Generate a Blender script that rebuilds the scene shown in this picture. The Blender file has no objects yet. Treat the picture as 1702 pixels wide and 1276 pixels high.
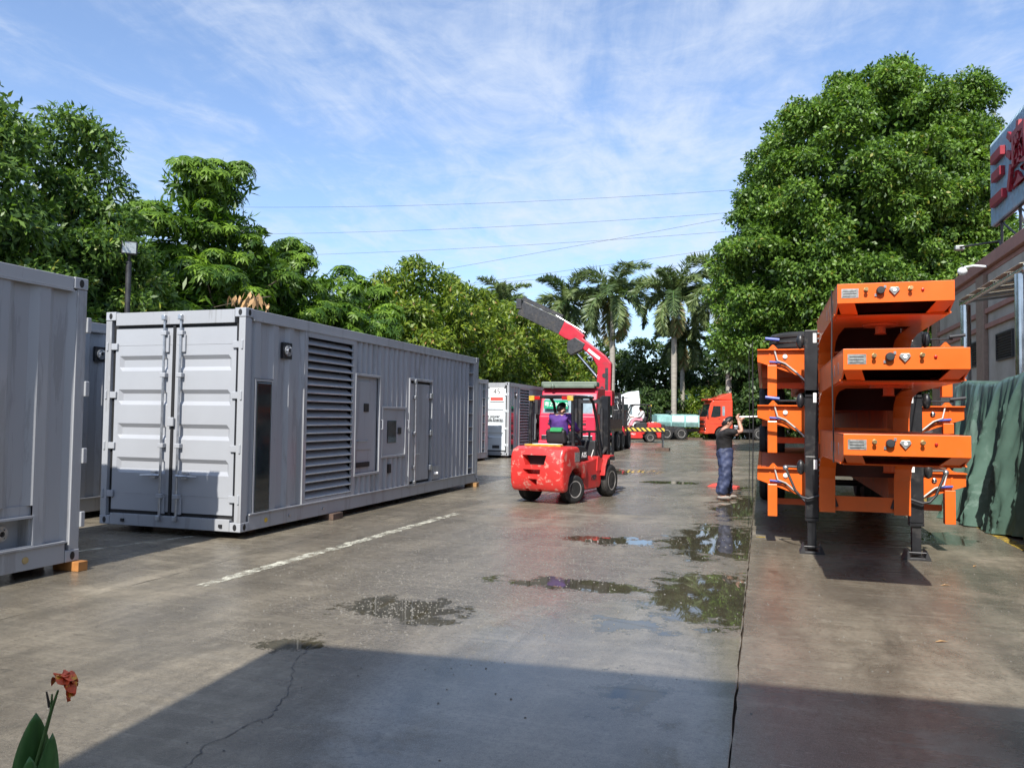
import bpy, bmesh, math, random
import numpy as np
from mathutils import Vector, Matrix
rnd = random.Random(7)
nr = np.random.default_rng(11)
R = math.radians
scn = bpy.context.scene
COL = scn.collection

# ------------------------------------------------------------------ camera, sky, sun, exposure
YAW, PITCH, ROLL = math.atan(.32), .0423, .0125
cam_d = bpy.data.cameras.new('camera'); cam = bpy.data.objects.new('camera', cam_d); COL.objects.link(cam)
cam_d.sensor_width = 36; cam_d.lens = 36*1300/1702; cam_d.clip_end = 2000; cam_d.clip_start = .05
cam.matrix_world = Matrix.Translation((0, 0, 1.64)) @ Matrix.Rotation(YAW, 4, 'Z') @ Matrix.Rotation(math.pi/2+PITCH, 4, 'X') @ Matrix.Rotation(ROLL, 4, 'Z')
scn.camera = cam
SUN_EL = R(43.5)
sun_d = bpy.data.lights.new('sun', 'SUN'); sun_d.energy = 4.3; sun_d.angle = R(.55); sun_d.color = (1, .955, .88)
sun = bpy.data.objects.new('sun', sun_d); COL.objects.link(sun)
sun.rotation_euler = (math.pi/2-SUN_EL, 0, R(1.6))
scn.view_settings.view_transform = 'Standard'; scn.view_settings.look = 'None'
scn.view_settings.exposure = .74; scn.view_settings.gamma = 1; scn.view_settings.use_curve_mapping = False


class NT:
    """small node-graph helper"""
    def __init__(s, tree): s.t = tree; s.t.nodes.clear()
    def n(s, typ, **kw):
        nd = s.t.nodes.new(typ)
        for k, v in kw.items(): setattr(nd, k, v)
        return nd
    def set(s, sock, v):
        if hasattr(v, 'links') or isinstance(v, bpy.types.NodeSocket): s.t.links.new(v, sock)
        else: sock.default_value = v
    def m(s, op, a, b=0., c=None, clamp=False):
        nd = s.n('ShaderNodeMath', operation=op, use_clamp=clamp)
        s.set(nd.inputs[0], a); s.set(nd.inputs[1], b)
        if c is not None: s.set(nd.inputs[2], c)
        return nd.outputs[0]
    def mix(s, f, a, b, blend='MIX'):
        nd = s.n('ShaderNodeMix', data_type='RGBA', blend_type=blend)
        s.set(nd.inputs[0], f); s.set(nd.inputs[6], a); s.set(nd.inputs[7], b)
        return nd.outputs[2]
    def sm(s, x, lo, hi):
        nd = s.n('ShaderNodeMapRange', interpolation_type='SMOOTHSTEP')
        s.set(nd.inputs[0], x); nd.inputs[1].default_value = lo; nd.inputs[2].default_value = hi
        return nd.outputs[0]
    def noise(s, vec, scale, detail=4, rough=.55, dist=0.):
        nd = s.n('ShaderNodeTexNoise'); s.set(nd.inputs['Vector'], vec)
        nd.inputs['Scale'].default_value = scale; nd.inputs['Detail'].default_value = detail
        nd.inputs['Roughness'].default_value = rough; nd.inputs['Distortion'].default_value = dist
        return nd.outputs['Fac']
    def voro(s, vec, scale, feature='F1', out='Distance'):
        nd = s.n('ShaderNodeTexVoronoi', feature=feature); s.set(nd.inputs['Vector'], vec); nd.inputs['Scale'].default_value = scale
        return nd.outputs[out]
    def mapv(s, vec, scale=(1, 1, 1), loc=(0, 0, 0), rot=(0, 0, 0)):
        nd = s.n('ShaderNodeMapping'); s.set(nd.inputs[0], vec); nd.inputs[1].default_value = loc; nd.inputs[2].default_value = rot; nd.inputs[3].default_value = scale
        return nd.outputs[0]
    def bump(s, h, strength=.3, dist=.01):
        nd = s.n('ShaderNodeBump'); s.set(nd.inputs['Height'], h); s.set(nd.inputs['Strength'], strength); nd.inputs['Distance'].default_value = dist
        return nd.outputs[0]


w = bpy.data.worlds.new('World'); scn.world = w; w.use_nodes = True
N = NT(w.node_tree)
out = N.n('ShaderNodeOutputWorld'); bg = N.n('ShaderNodeBackground'); bg.inputs[1].default_value = .13
sky = N.n('ShaderNodeTexSky', sky_type='NISHITA'); sky.sun_disc = False; sky.sun_elevation = SUN_EL; sky.sun_rotation = math.pi
sky.altitude = 50; sky.air_density = 1.0; sky.dust_density = .6; sky.ozone_density = 2.5
tc = N.n('ShaderNodeTexCoord'); sep = N.n('ShaderNodeSeparateXYZ'); N.t.links.new(tc.outputs['Generated'], sep.inputs[0])
zc = N.m('MAXIMUM', N.m('ADD', sep.outputs[2], .12), .03)
cmb = N.n('ShaderNodeCombineXYZ'); N.set(cmb.inputs[0], N.m('DIVIDE', sep.outputs[0], zc)); N.set(cmb.inputs[1], N.m('DIVIDE', sep.outputs[1], zc))
uv = N.mapv(cmb.outputs[0], (1, .7, 1), (3.1, 1.7, 0), (0, 0, R(35)))
c1 = N.noise(uv, .8, 9, .6, .5); c2 = N.noise(N.mapv(cmb.outputs[0], (1.4, .6, 1), (7, 2, 0), (0, 0, R(-28))), 2.6, 10, .66, .9)
c3 = N.noise(cmb.outputs[0], 7., 9, .64, .6)
cf = N.m('ADD', N.m('MULTIPLY', c1, .50), N.m('ADD', N.m('MULTIPLY', c2, .32), N.m('MULTIPLY', c3, .22)))
cf = N.m('MULTIPLY', N.m('ADD', N.m('MULTIPLY', N.sm(cf, .42, .66), .87), .13), .80)
hz = N.sm(sep.outputs[2], .5, .0)
cf = N.m('ADD', cf, N.m('MULTIPLY', hz, .14), clamp=True)
skyc = N.mix(1.0, sky.outputs[0], (.80, .91, 1.04, 1), 'MULTIPLY')
colr = N.mix(cf, skyc, (3.75, 4.15, 4.85, 1))
N.t.links.new(colr, bg.inputs[0]); N.t.links.new(bg.outputs[0], out.inputs[0])

# ------------------------------------------------------------------ materials
MATS = {}


def mat(name, col, rough=.5, metal=0., var=.25, scale=3., bump=0., bscale=60., coat=0., spec=.5, dirt=None, dirt_amt=0., dirt_scale=2.5, trans=0., ior=1.45, stretch=(1, 1, 1)):
    """paint / metal / rubber with uneven tone, dirt and fine relief"""
    if name in MATS: return MATS[name]
    m = bpy.data.materials.new(name); m.use_nodes = True; t = NT(m.node_tree)
    o = t.n('ShaderNodeOutputMaterial'); p = t.n('ShaderNodeBsdfPrincipled'); t.t.links.new(p.outputs[0], o.inputs[0])
    tcx = t.n('ShaderNodeTexCoord').outputs['Object']; v = t.mapv(tcx, stretch)
    nz = t.noise(v, scale, 6, .6); c = (*col, 1)
    dark = tuple(x*(1-var) for x in col)+(1,)
    base = t.mix(t.sm(nz, .3, .7), dark, c)
    if dirt is not None:
        d1 = t.noise(v, dirt_scale, 9, .7, .3)
        base = t.mix(t.m('MULTIPLY', t.sm(d1, .54, .60), dirt_amt), base, (*dirt, 1))
    t.set(p.inputs['Base Color'], base)
    t.set(p.inputs['Roughness'], t.m('ADD', rough-.06, t.m('MULTIPLY', nz, .14), clamp=True))
    p.inputs['Metallic'].default_value = metal; p.inputs['Coat Weight'].default_value = coat; p.inputs['Coat Roughness'].default_value = .12
    p.inputs['Specular IOR Level'].default_value = spec
    if trans: p.inputs['Transmission Weight'].default_value = trans; p.inputs['IOR'].default_value = ior
    if bump: t.set(p.inputs['Normal'], t.bump(t.noise(v, bscale, 4), bump, .004))
    MATS[name] = m; return m


GREY = mat('grey_container_paint', (.34, .35, .368), .42, var=.10, scale=1.2, bump=.06, bscale=35, coat=.15, dirt=(.17, .165, .16), dirt_amt=.38, dirt_scale=5., stretch=(1, 1, .12))
DOORP = mat('grey_door_paint', (.345, .358, .382), .40, var=.06, scale=1.2, bump=.05, bscale=35, coat=.15)
WHITED = mat('white_door_paint', (.62, .66, .69), .45, var=.08, scale=1.5, dirt=(.45, .45, .42), dirt_amt=.3)
GASK = mat('black_rubber_gasket', (.012, .012, .013), .6)
STEEL = mat('galvanised_steel', (.55, .57, .6), .35, .85, var=.3, scale=14)
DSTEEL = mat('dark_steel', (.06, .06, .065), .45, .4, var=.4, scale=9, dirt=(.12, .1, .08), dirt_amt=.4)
BLACKP = mat('black_paint', (.016, .017, .02), .38, var=.4, scale=7, dirt=(.08, .075, .07), dirt_amt=.35, bump=.05)
ORANGE = mat('orange_paint', (.80, .135, .012), .36, var=.14, scale=2.2, coat=.2, bump=.05, bscale=18, dirt=(.55, .13, .03), dirt_amt=.22, dirt_scale=3.2)
INNER_SHADE = mat('shaded_inner_red', (.09, .018, .012), .6, var=.3)  # dark red painted in for the shade under the orange goosenecks
ORANGE2 = mat('orange_primer_deck', (.62, .12, .03), .5, var=.2, scale=2, dirt=(.25, .1, .06), dirt_amt=.5)
RUBBER = mat('tyre_rubber', (.018, .018, .018), .75, var=.3, scale=8, bump=.3, bscale=90, dirt=(.1, .09, .08), dirt_amt=.35)
RIM = mat('pale_rim_paint', (.42, .40, .38), .5, .2, var=.4, scale=9, dirt=(.2, .15, .1), dirt_amt=.6)
FRED = mat('worn_red_forklift_paint', (.62, .035, .03), .4, var=.2, scale=3, coat=.15, dirt=(.55, .38, .30), dirt_amt=.5, dirt_scale=7.5)
FRED2 = mat('red_forklift_panel', (.60, .03, .028), .38, var=.2, scale=3, coat=.2, dirt=(.2, .06, .04), dirt_amt=.4)
CHAR = mat('charcoal_plastic', (.025, .027, .03), .55, var=.25, bump=.1, bscale=120)
SEATM = mat('black_seat_vinyl', (.02, .02, .022), .5, var=.3)
YELLOW = mat('faded_yellow_paint', (.65, .42, .05), .55, var=.4, scale=8, dirt=(.3, .25, .18), dirt_amt=.6)
PINK = mat('crimson_truck_paint', (.62, .03, .07), .32, var=.12, coat=.4)
CRANE = mat('crimson_crane_paint', (.50, .014, .035), .4, var=.15, coat=.2, dirt=(.25, .05, .06), dirt_amt=.3)
OLIVE = mat('grey_green_visor', (.14, .18, .14), .45, var=.2)
TRED = mat('vermilion_truck_paint', (.72, .07, .03), .3, var=.12, coat=.4)
WHITE = mat('white_paint', (.75, .77, .78), .4, var=.1, dirt=(.5, .5, .48), dirt_amt=.3)
TEAL = mat('faded_teal_paint', (.30, .55, .53), .5, var=.3, dirt=(.5, .55, .52), dirt_amt=.7)
GLASS = mat('dark_window_glass', (.02, .028, .03), .06, var=.3, spec=.8)
GLASSB = mat('pale_windscreen', (.28, .36, .40), .08, var=.3, spec=.8)
CHROME = mat('polished_stainless', (.62, .63, .64), .18, 1., var=.25, scale=4)
BRASS = mat('brass_fitting', (.62, .45, .22), .35, .9)
REDL = mat('red_lens', (.45, .012, .01), .25)
GREENP = mat('green_number_plate', (.02, .38, .2), .4)
WOOD = mat('wood_block', (.35, .19, .07), .7, var=.5, scale=12, bump=.2)
OWOOD = mat('orange_wood', (.42, .18, .05), .6, var=.3, scale=9)
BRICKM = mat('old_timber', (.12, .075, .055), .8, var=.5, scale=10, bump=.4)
TARP = mat('green_tarpaulin', (.095, .17, .135), .42, var=.3, scale=1.4, bump=.6, bscale=9, coat=.2, dirt=(.22, .31, .27), dirt_amt=.45, dirt_scale=1.1)
SKIN = mat('skin', (.50, .28, .20), .5, var=.12)
HAIR = mat('black_hair', (.01, .009, .009), .5)
SHIRT = mat('black_shirt_cloth', (.012, .011, .012), .8, var=.3, bump=.3, bscale=30)
TROUS = mat('navy_trouser_cloth', (.045, .06, .13), .6, var=.4, scale=7, bump=.5, bscale=18)
PURPLE = mat('purple_shirt_cloth', (.10, .035, .24), .75, var=.4)
VEST = mat('green_vest_cloth', (.03, .30, .10), .8)
PINKC = mat('pink_cloth', (.75, .28, .35), .8)
BARK = mat('grey_brown_bark', (.12, .095, .07), .85, var=.5, scale=5, bump=.6, bscale=16, stretch=(1, 1, .3))
PALMT = mat('pale_palm_trunk', (.36, .33, .28), .8, var=.35, scale=5, bump=.3, bscale=12, stretch=(.3, .3, 3))
PGREEN = mat('green_crownshaft', (.10, .19, .05), .5, var=.25)
SIGNB = mat('blue_sign_sheet', (.34, .50, .62), .45, .1, var=.25, scale=6, dirt=(.4, .45, .5), dirt_amt=.4)
SIGNR = mat('red_sign_letter', (.30, .015, .03), .4, var=.2)
RUSTB = mat('brown_red_masonry', (.33, .17, .135), .7, var=.2, scale=4, bump=.2)
PILA = mat('brown_pilaster_tile', (.26, .18, .135), .6, var=.25, scale=6)
DARKR = mat('louvre_dark', (.03, .033, .035), .6)
POLYC = mat('cream_canopy_sheet', (.62, .58, .44), .45, var=.2, scale=2)
CABLE = mat('black_cable', (.012, .012, .013), .6)
WHITEC = mat('white_cable', (.6, .58, .55), .5)
BLUEC = mat('blue_hose_cap', (.03, .07, .35), .4)
PAPER = mat('white_label_paper', (.8, .8, .78), .6, var=.05)
INK = mat('dark_ink', (.03, .03, .035), .6)
SILV = mat('silver_nameplate', (.5, .52, .5), .35, .6, var=.4, scale=30)
BEIGE = mat('beige_render', (.42, .38, .32), .8, var=.15)
SOIL = mat('soil', (.07, .05, .035), .95, var=.5, bump=.6)
PALED = mat('dry_leaf_tan', (.45, .27, .12), .7, var=.4, scale=9)
REDPL = mat('red_plastic', (.70, .09, .07), .45, var=.1)
FLOWR = mat('canna_petal', (.90, .13, .035), .5, var=.5, scale=40, dirt=(.8, .42, .03), dirt_amt=.8, dirt_scale=25)
CLEAF = mat('canna_leaf', (.09, .23, .06), .4, var=.4, scale=25, stretch=(1, 1, .15))


def tile_wall():
    m = bpy.data.materials.new('striped_wall_tile'); m.use_nodes = True; t = NT(m.node_tree)
    o = t.n('ShaderNodeOutputMaterial'); p = t.n('ShaderNodeBsdfPrincipled'); t.t.links.new(p.outputs[0], o.inputs[0])
    v = t.n('ShaderNodeTexCoord').outputs['Object']
    b = t.n('ShaderNodeTexBrick'); t.set(b.inputs[0], t.mapv(v, (1, 1, 1), rot=(R(90), 0, R(90))))
    b.inputs['Color1'].default_value = (.72, .64, .50, 1); b.inputs['Color2'].default_value = (.62, .55, .43, 1); b.inputs['Mortar'].default_value = (.38, .35, .30, 1)
    b.inputs['Scale'].default_value = 1; b.inputs['Brick Width'].default_value = .24; b.inputs['Row Height'].default_value = .065; b.inputs['Mortar Size'].default_value = .008
    n = t.noise(v, 1.2, 6)
    t.set(p.inputs['Base Color'], t.mix(t.sm(n, .35, .75), b.outputs[0], t.mix(1., b.outputs[0], (.7, .69, .66, 1), 'MULTIPLY')))
    p.inputs['Roughness'].default_value = .65
    t.set(p.inputs['Normal'], t.bump(b.outputs['Fac'], -.4, .006))
    return m


TILE = tile_wall()


def paint_line_mat(name, col):
    m = bpy.data.materials.new(name); m.use_nodes = True; t = NT(m.node_tree)
    o = t.n('ShaderNodeOutputMaterial'); p = t.n('ShaderNodeBsdfPrincipled'); tr = t.n('ShaderNodeBsdfTransparent'); mx = t.n('ShaderNodeMixShader')
    v = t.n('ShaderNodeTexCoord').outputs['Object']
    a = t.noise(v, 7, 8, .7); b = t.noise(v, 60, 4, .7)
    t.set(p.inputs['Base Color'], t.mix(t.sm(a, .3, .7), tuple(x*.72 for x in col)+(1,), (*col, 1))); p.inputs['Roughness'].default_value = .55
    f = t.sm(t.m('ADD', t.m('MULTIPLY', a, .65), t.m('MULTIPLY', b, .35)), .40, .62)
    t.set(mx.inputs[0], f); t.t.links.new(tr.outputs[0], mx.inputs[1]); t.t.links.new(p.outputs[0], mx.inputs[2]); t.t.links.new(mx.outputs[0], o.inputs[0])
    return m


WLINE = paint_line_mat('worn_white_road_paint', (.66, .64, .52)); YLINE = paint_line_mat('worn_yellow_road_paint', (.62, .42, .05))


def stripe_mat():
    m = bpy.data.materials.new('hazard_stripe_print'); m.use_nodes = True; t = NT(m.node_tree)
    o = t.n('ShaderNodeOutputMaterial'); p = t.n('ShaderNodeBsdfPrincipled'); t.t.links.new(p.outputs[0], o.inputs[0])
    v = t.n('ShaderNodeTexCoord').outputs['Object']; s = t.n('ShaderNodeSeparateXYZ'); t.t.links.new(v, s.inputs[0])
    u = t.m('FRACT', t.m('MULTIPLY', t.m('ADD', s.outputs[0], s.outputs[2]), 3.9))
    t.set(p.inputs['Base Color'], t.mix(t.m('GREATER_THAN', u, .5), (.03, .03, .02, 1), (.75, .50, .06, 1))); p.inputs['Roughness'].default_value = .5
    return m


STRIPE = stripe_mat()


def ground_mat():
    m = bpy.data.materials.new('wet_concrete'); m.use_nodes = True; t = NT(m.node_tree)
    o = t.n('ShaderNodeOutputMaterial'); p = t.n('ShaderNodeBsdfPrincipled'); t.t.links.new(p.outputs[0], o.inputs[0])
    v = t.n('ShaderNodeTexCoord').outputs['Object']
    s = t.n('ShaderNodeSeparateXYZ'); t.t.links.new(v, s.inputs[0]); X, Y = s.outputs[0], s.outputs[1]
    big = t.noise(v, .35, 6, .6, .3); mid = t.noise(v, 1.6, 8, .65, .4)
    streak = t.noise(t.mapv(v, (2.0, .42, 1), rot=(0, 0, R(-8))), 1.1, 10, .66, .6)
    streak2 = t.noise(t.mapv(v, (.45, 5.0, 1), rot=(0, 0, R(9))), 1.2, 8, .62, .3)
    mott = t.noise(v, .8, 12, .72, .5)
    fine = t.noise(v, 38, 5, .7); grit = t.noise(v, 150, 3, .6)
    edge_n = t.noise(v, 3.2, 9, .7)
    # puddles: shallow hollows that hold water (centre, half sizes)
    P = None
    for cx, cy, rx, ry, gain in [(-2.9, 6.1, .78, .55, .95), (-1.7, 7.6, 1.1, .36, 1.1), (-.45, 7.6, .75, 1.35, 1.25), (-.6, 11.1, .85, 2.0, 1.1), (-1.9, 10.5, 1.0, .5, .95),
                                 (-.4, 15.6, .65, 2.8, 1.05), (-2.3, 20.6, 1.0, .7, .95), (2.5, 12.6, .45, 1.0, .9), (-.7, 19.8, .7, 1.2, .8), (-4.7, 24, 2.2, 2.0, .8), (-.75, 4.7, .35, .6, .7), (-1.0, 6.3, .6, .35, .72), (-3.2, 5.0, .35, .35, .75)]:
        dx = t.m('DIVIDE', t.m('SUBTRACT', X, cx), rx); dy = t.m('DIVIDE', t.m('SUBTRACT', Y, cy), ry)
        r = t.m('SQRT', t.m('ADD', t.m('MULTIPLY', dx, dx), t.m('MULTIPLY', dy, dy)))
        e = t.m('MULTIPLY', t.m('SUBTRACT', 1.25, r), gain)
        P = e if P is None else t.m('MAXIMUM', P, e)
    side = t.m('MAXIMUM', t.m('LESS_THAN', X, -.16), t.m('GREATER_THAN', X, 1.6))
    P = t.m('ADD', P, t.m('MULTIPLY', t.m('SUBTRACT', edge_n, .5), 2.6))
    P = t.m('ADD', P, t.m('MULTIPLY', t.m('SUBTRACT', fine, .5), .5))
    pud = t.m('MULTIPLY', t.sm(P, .42, .62), side)
    damp = t.m('MULTIPLY', t.sm(P, -.25, .5), side)
    wet = t.sm(t.m('ADD', t.m('MULTIPLY', big, .55), t.m('ADD', t.m('MULTIPLY', streak2, .3), t.m('MULTIPLY', mid, .2))), .35, .55)
    wet = t.m('MAXIMUM', wet, t.m('MULTIPLY', damp, .75))
    right = t.m('MULTIPLY', t.m('GREATER_THAN', X, -.15), t.sm(mott, .66, .36)); wet = t.m('MAXIMUM', wet, right); farwet = t.sm(Y, 8., 22.); wet = t.m('MAXIMUM', wet, t.m('MULTIPLY', farwet, .35))
    # gravelly worn areas where the aggregate shows
    gx = t.m('DIVIDE', t.m('ADD', X, 2.9), 2.2); gy = t.m('DIVIDE', t.m('SUBTRACT', Y, 9.5), 4.6)
    gr = t.m('SUBTRACT', 1.15, t.m('SQRT', t.m('ADD', t.m('MULTIPLY', gx, gx), t.m('MULTIPLY', gy, gy))))
    gr = t.sm(t.m('ADD', gr, t.m('MULTIPLY', t.m('SUBTRACT', mid, .5), 1.6)), .0, .55)
    vor = t.voro(v, 42.); cell = t.n('ShaderNodeTexVoronoi'); t.set(cell.inputs['Vector'], v); cell.inputs['Scale'].default_value = 42.
    cb = t.n('ShaderNodeSeparateColor'); t.t.links.new(cell.outputs['Color'], cb.inputs[0])
    base = t.mix(t.sm(t.m('ADD', t.m('MULTIPLY', streak, .5), t.m('MULTIPLY', mott, .5)), .36, .66), (.125, .108, .082, 1), (.36, .315, .245, 1))
    base = t.mix(t.m('MULTIPLY', t.sm(big, .4, .68), .55), base, (.22, .205, .18, 1))
    base = t.mix(t.m('MULTIPLY', t.sm(streak2, .5, .75), .5), base, (.44, .395, .32, 1))
    base = t.mix(t.m('MULTIPLY', t.sm(fine, .46, .66), .5), base, (.095, .085, .07, 1))
    med = t.noise(v, 9, 8, .75, .3)
    base = t.mix(t.m('MULTIPLY', t.sm(med, .5, .68), .55), base, (.115, .10, .08, 1))
    base = t.mix(t.m('MULTIPLY', t.sm(med, .46, .32), .4), base, (.43, .385, .31, 1))
    base = t.mix(t.m('MULTIPLY', t.sm(grit, .55, .64), .6), base, (.48, .44, .37, 1))
    stone = t.mix(cb.outputs[0], (.10, .09, .08, 1), (.46, .42, .37, 1))
    base = t.mix(t.m('MULTIPLY', gr, t.m('MULTIPLY', t.sm(vor, .55, .25), .62)), base, stone)
    stain = t.sm(t.noise(v, .9, 9, .72, .8), .60, .68)
    base = t.mix(t.m('MULTIPLY', stain, .55), base, (.07, .063, .052, 1))
    fx = t.m('DIVIDE', t.m('ADD', X, 1.2), 2.3); fy = t.m('DIVIDE', t.m('SUBTRACT', Y, 5.2), 3.2)
    film = t.m('SUBTRACT', 1.1, t.m('SQRT', t.m('ADD', t.m('MULTIPLY', fx, fx), t.m('MULTIPLY', fy, fy))))
    film = t.m('MULTIPLY', t.sm(t.m('ADD', film, t.m('MULTIPLY', t.m('SUBTRACT', mott, .5), 2.2)), .05, .7), t.m('LESS_THAN', X, -.16))
    wet = t.m('MAXIMUM', wet, film)
    base = t.mix(t.m('MULTIPLY', wet, .62), base, t.mix(1., base, (.40, .39, .37, 1), 'MULTIPLY'))
    base = t.mix(t.m('MULTIPLY', pud, .9), base, t.mix(1., base, (.30, .31, .26, 1), 'MULTIPLY'))
    base = t.mix(1., base, (1.02, 1.005, .965, 1), 'MULTIPLY')
    t.set(p.inputs['Base Color'], base)
    ro = t.m('SUBTRACT', t.m('ADD', .60, t.m('MULTIPLY', t.m('SUBTRACT', mid, .5), .25)), t.m('MULTIPLY', wet, .36))
    ro = t.m('SUBTRACT', ro, t.m('MULTIPLY', film, .15))
    ro = t.m('MULTIPLY', ro, t.m('SUBTRACT', 1., t.m('MULTIPLY', pud, .95)), clamp=True)
    t.set(p.inputs['Roughness'], t.m('MAXIMUM', ro, .015))
    p.inputs['Specular IOR Level'].default_value = .5; p.inputs['IOR'].default_value = 1.4
    h = t.m('ADD', t.m('MULTIPLY', fine, .5), t.m('ADD', t.m('MULTIPLY', grit, .25), t.m('MULTIPLY', t.m('MULTIPLY', gr, t.m('SUBTRACT', .6, vor)), 1.3)))
    dry = t.m('SUBTRACT', 1., t.m('MAXIMUM', t.m('MAXIMUM', pud, t.m('MULTIPLY', film, .85)), t.m('MULTIPLY', wet, .5)))
    t.set(p.inputs['Normal'], t.bump(h, t.m('MULTIPLY', dry, .75), .012))
    return m


GROUND = ground_mat()


def leaf_mat(name, dark, light, alt=None, trans=.36, rough=.42):
    m = bpy.data.materials.new(name); m.use_nodes = True; t = NT(m.node_tree)
    o = t.n('ShaderNodeOutputMaterial'); p = t.n('ShaderNodeBsdfPrincipled'); tr = t.n('ShaderNodeBsdfTranslucent'); mx = t.n('ShaderNodeMixShader')
    a = t.n('ShaderNodeAttribute', attribute_name='tint')
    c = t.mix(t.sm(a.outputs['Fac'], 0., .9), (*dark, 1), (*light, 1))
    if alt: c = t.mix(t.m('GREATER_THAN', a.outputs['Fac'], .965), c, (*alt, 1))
    t.set(p.inputs['Base Color'], c); p.inputs['Roughness'].default_value = rough; p.inputs['Specular IOR Level'].default_value = .4
    t.set(tr.inputs[0], t.mix(1., c, (1.25, 1.35, .5, 1), 'MULTIPLY'))
    mx.inputs[0].default_value = trans
    t.t.links.new(p.outputs[0], mx.inputs[1]); t.t.links.new(tr.outputs[0], mx.inputs[2]); t.t.links.new(mx.outputs[0], o.inputs[0])
    return m


L_FIC = leaf_mat('ficus_foliage', (.028, .072, .012), (.19, .32, .05), (.27, .27, .05))
L_MANGO = leaf_mat('dark_evergreen_foliage', (.028, .075, .018), (.18, .29, .055), (.32, .34, .06))
L_ALST = leaf_mat('whorled_foliage', (.035, .09, .012), (.20, .33, .035))
L_MIX = leaf_mat('yellow_green_foliage', (.04, .095, .012), (.25, .32, .035), (.42, .25, .10))
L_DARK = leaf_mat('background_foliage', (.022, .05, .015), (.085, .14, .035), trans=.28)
L_PALM = leaf_mat('palm_frond_foliage', (.05, .095, .035), (.21, .27, .11), (.26, .20, .09), trans=.2)


# ------------------------------------------------------------------ geometry helpers
class MB:
    def __init__(s): s.v = []; s.f = []
    def add(s, vs, fs):
        o = len(s.v); s.v += [tuple(a) for a in vs]; s.f += [tuple(i+o for i in f) for f in fs]; return s
    def box(s, x0, x1, y0, y1, z0, z1):
        return s.add([(x0, y0, z0), (x1, y0, z0), (x1, y1, z0), (x0, y1, z0), (x0, y0, z1), (x1, y0, z1), (x1, y1, z1), (x0, y1, z1)],
                     [(0, 3, 2, 1), (4, 5, 6, 7), (0, 1, 5, 4), (1, 2, 6, 5), (2, 3, 7, 6), (3, 0, 4, 7)])
    def bar(s, a, b, w, h=None, up=(0, 0, 1)):
        """rectangular bar from a to b, width w (sideways), height h"""
        a, b = Vector(a), Vector(b); d = (b-a).normalized(); h = h or w; up = Vector(up)
        if abs(d.dot(up)) > .98: up = Vector((0, 1, 0))
        x = d.cross(up).normalized(); y = x.cross(d).normalized()
        vs = [p+x*sx*w/2+y*sy*h/2 for p in (a, b) for sx, sy in ((-1, -1), (1, -1), (1, 1), (-1, 1))]
        return s.add(vs, [(0, 1, 2, 3), (7, 6, 5, 4), (0, 4, 5, 1), (1, 5, 6, 2), (2, 6, 7, 3), (3, 7, 4, 0)])
    def prism(s, poly, a, b, axis='x'):
        """poly of 2-D points extruded from a to b along axis (x: (y,z), y: (x,z), z: (x,y))"""
        n = len(poly)
        f = {'x': lambda p, t: (t, p[0], p[1]), 'y': lambda p, t: (p[0], t, p[1]), 'z': lambda p, t: (p[0], p[1], t)}[axis]
        vs = [f(p, a) for p in poly]+[f(p, b) for p in poly]
        fs = [tuple(range(n)), tuple(range(2*n-1, n-1, -1))]+[(i, i+n, (i+1) % n+n, (i+1) % n) for i in range(n)]
        return s.add(vs, fs)
    def tube(s, pts, r, n=8, caps=True):
        pts = [Vector(p) for p in pts]; k = len(pts); rs = r if isinstance(r, (list, tuple)) else [r]*k
        d0 = (pts[1]-pts[0]).normalized(); u = d0.orthogonal().normalized(); vs = []
        for i, p in enumerate(pts):
            d = (pts[min(i+1, k-1)]-pts[max(i-1, 0)]).normalized()
            u = (u-d*u.dot(d)).normalized(); q = d.cross(u)
            vs += [p+(u*math.cos(2*math.pi*j/n)+q*math.sin(2*math.pi*j/n))*rs[i] for j in range(n)]
        fs = [(i*n+j, i*n+(j+1) % n, (i+1)*n+(j+1) % n, (i+1)*n+j) for i in range(k-1) for j in range(n)]
        if caps: fs += [tuple(range(n-1, -1, -1)), tuple(range((k-1)*n, k*n))]
        return s.add(vs, fs)
    def lathe(s, prof, c=(0, 0, 0), axis='x', n=28):
        """prof: (radius, offset along axis)"""
        vs = []; k = len(prof)
        for r, t in prof:
            for j in range(n):
                a = 2*math.pi*j/n; u, q = r*math.cos(a), r*math.sin(a)
                p = {'x': (t, u, q), 'y': (u, t, q), 'z': (u, q, t)}[axis]; vs.append((p[0]+c[0], p[1]+c[1], p[2]+c[2]))
        fs = [(i*n+j, i*n+(j+1) % n, (i+1)*n+(j+1) % n, (i+1)*n+j) for i in range(k-1) for j in range(n)]
        fs += [tuple(range(n)), tuple(range((k-1)*n, k*n))]
        return s.add(vs, fs)
    def ball(s, c, r, sc=(1, 1, 1), n=12, k=8):
        vs = []; fs = []
        for i in range(k+1):
            th = math.pi*i/k
            for j in range(n):
                a = 2*math.pi*j/n; vs.append((c[0]+r*sc[0]*math.sin(th)*math.cos(a), c[1]+r*sc[1]*math.sin(th)*math.sin(a), c[2]+r*sc[2]*math.cos(th)))
        fs = [(i*n+j, (i+1)*n+j, (i+1)*n+(j+1) % n, i*n+(j+1) % n) for i in range(k) for j in range(n)]
        return s.add(vs, fs)
    def mesh(s, name):
        me = bpy.data.meshes.new(name); me.from_pydata(s.v, [], s.f)
        bm = bmesh.new(); bm.from_mesh(me); bmesh.ops.remove_doubles(bm, verts=bm.verts, dist=1e-5)
        bmesh.ops.recalc_face_normals(bm, faces=bm.faces); bm.to_mesh(me); bm.free(); return me
    def build(s, name, m, parent=None, smooth=0, bevel=0, seg=2, loc=None, rot=None):
        me = s.mesh(name); me.materials.append(m)
        if smooth: me.shade_smooth(); me.set_sharp_from_angle(angle=R(smooth))
        return link(name, me, parent, loc, rot, bevel, seg)


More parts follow.
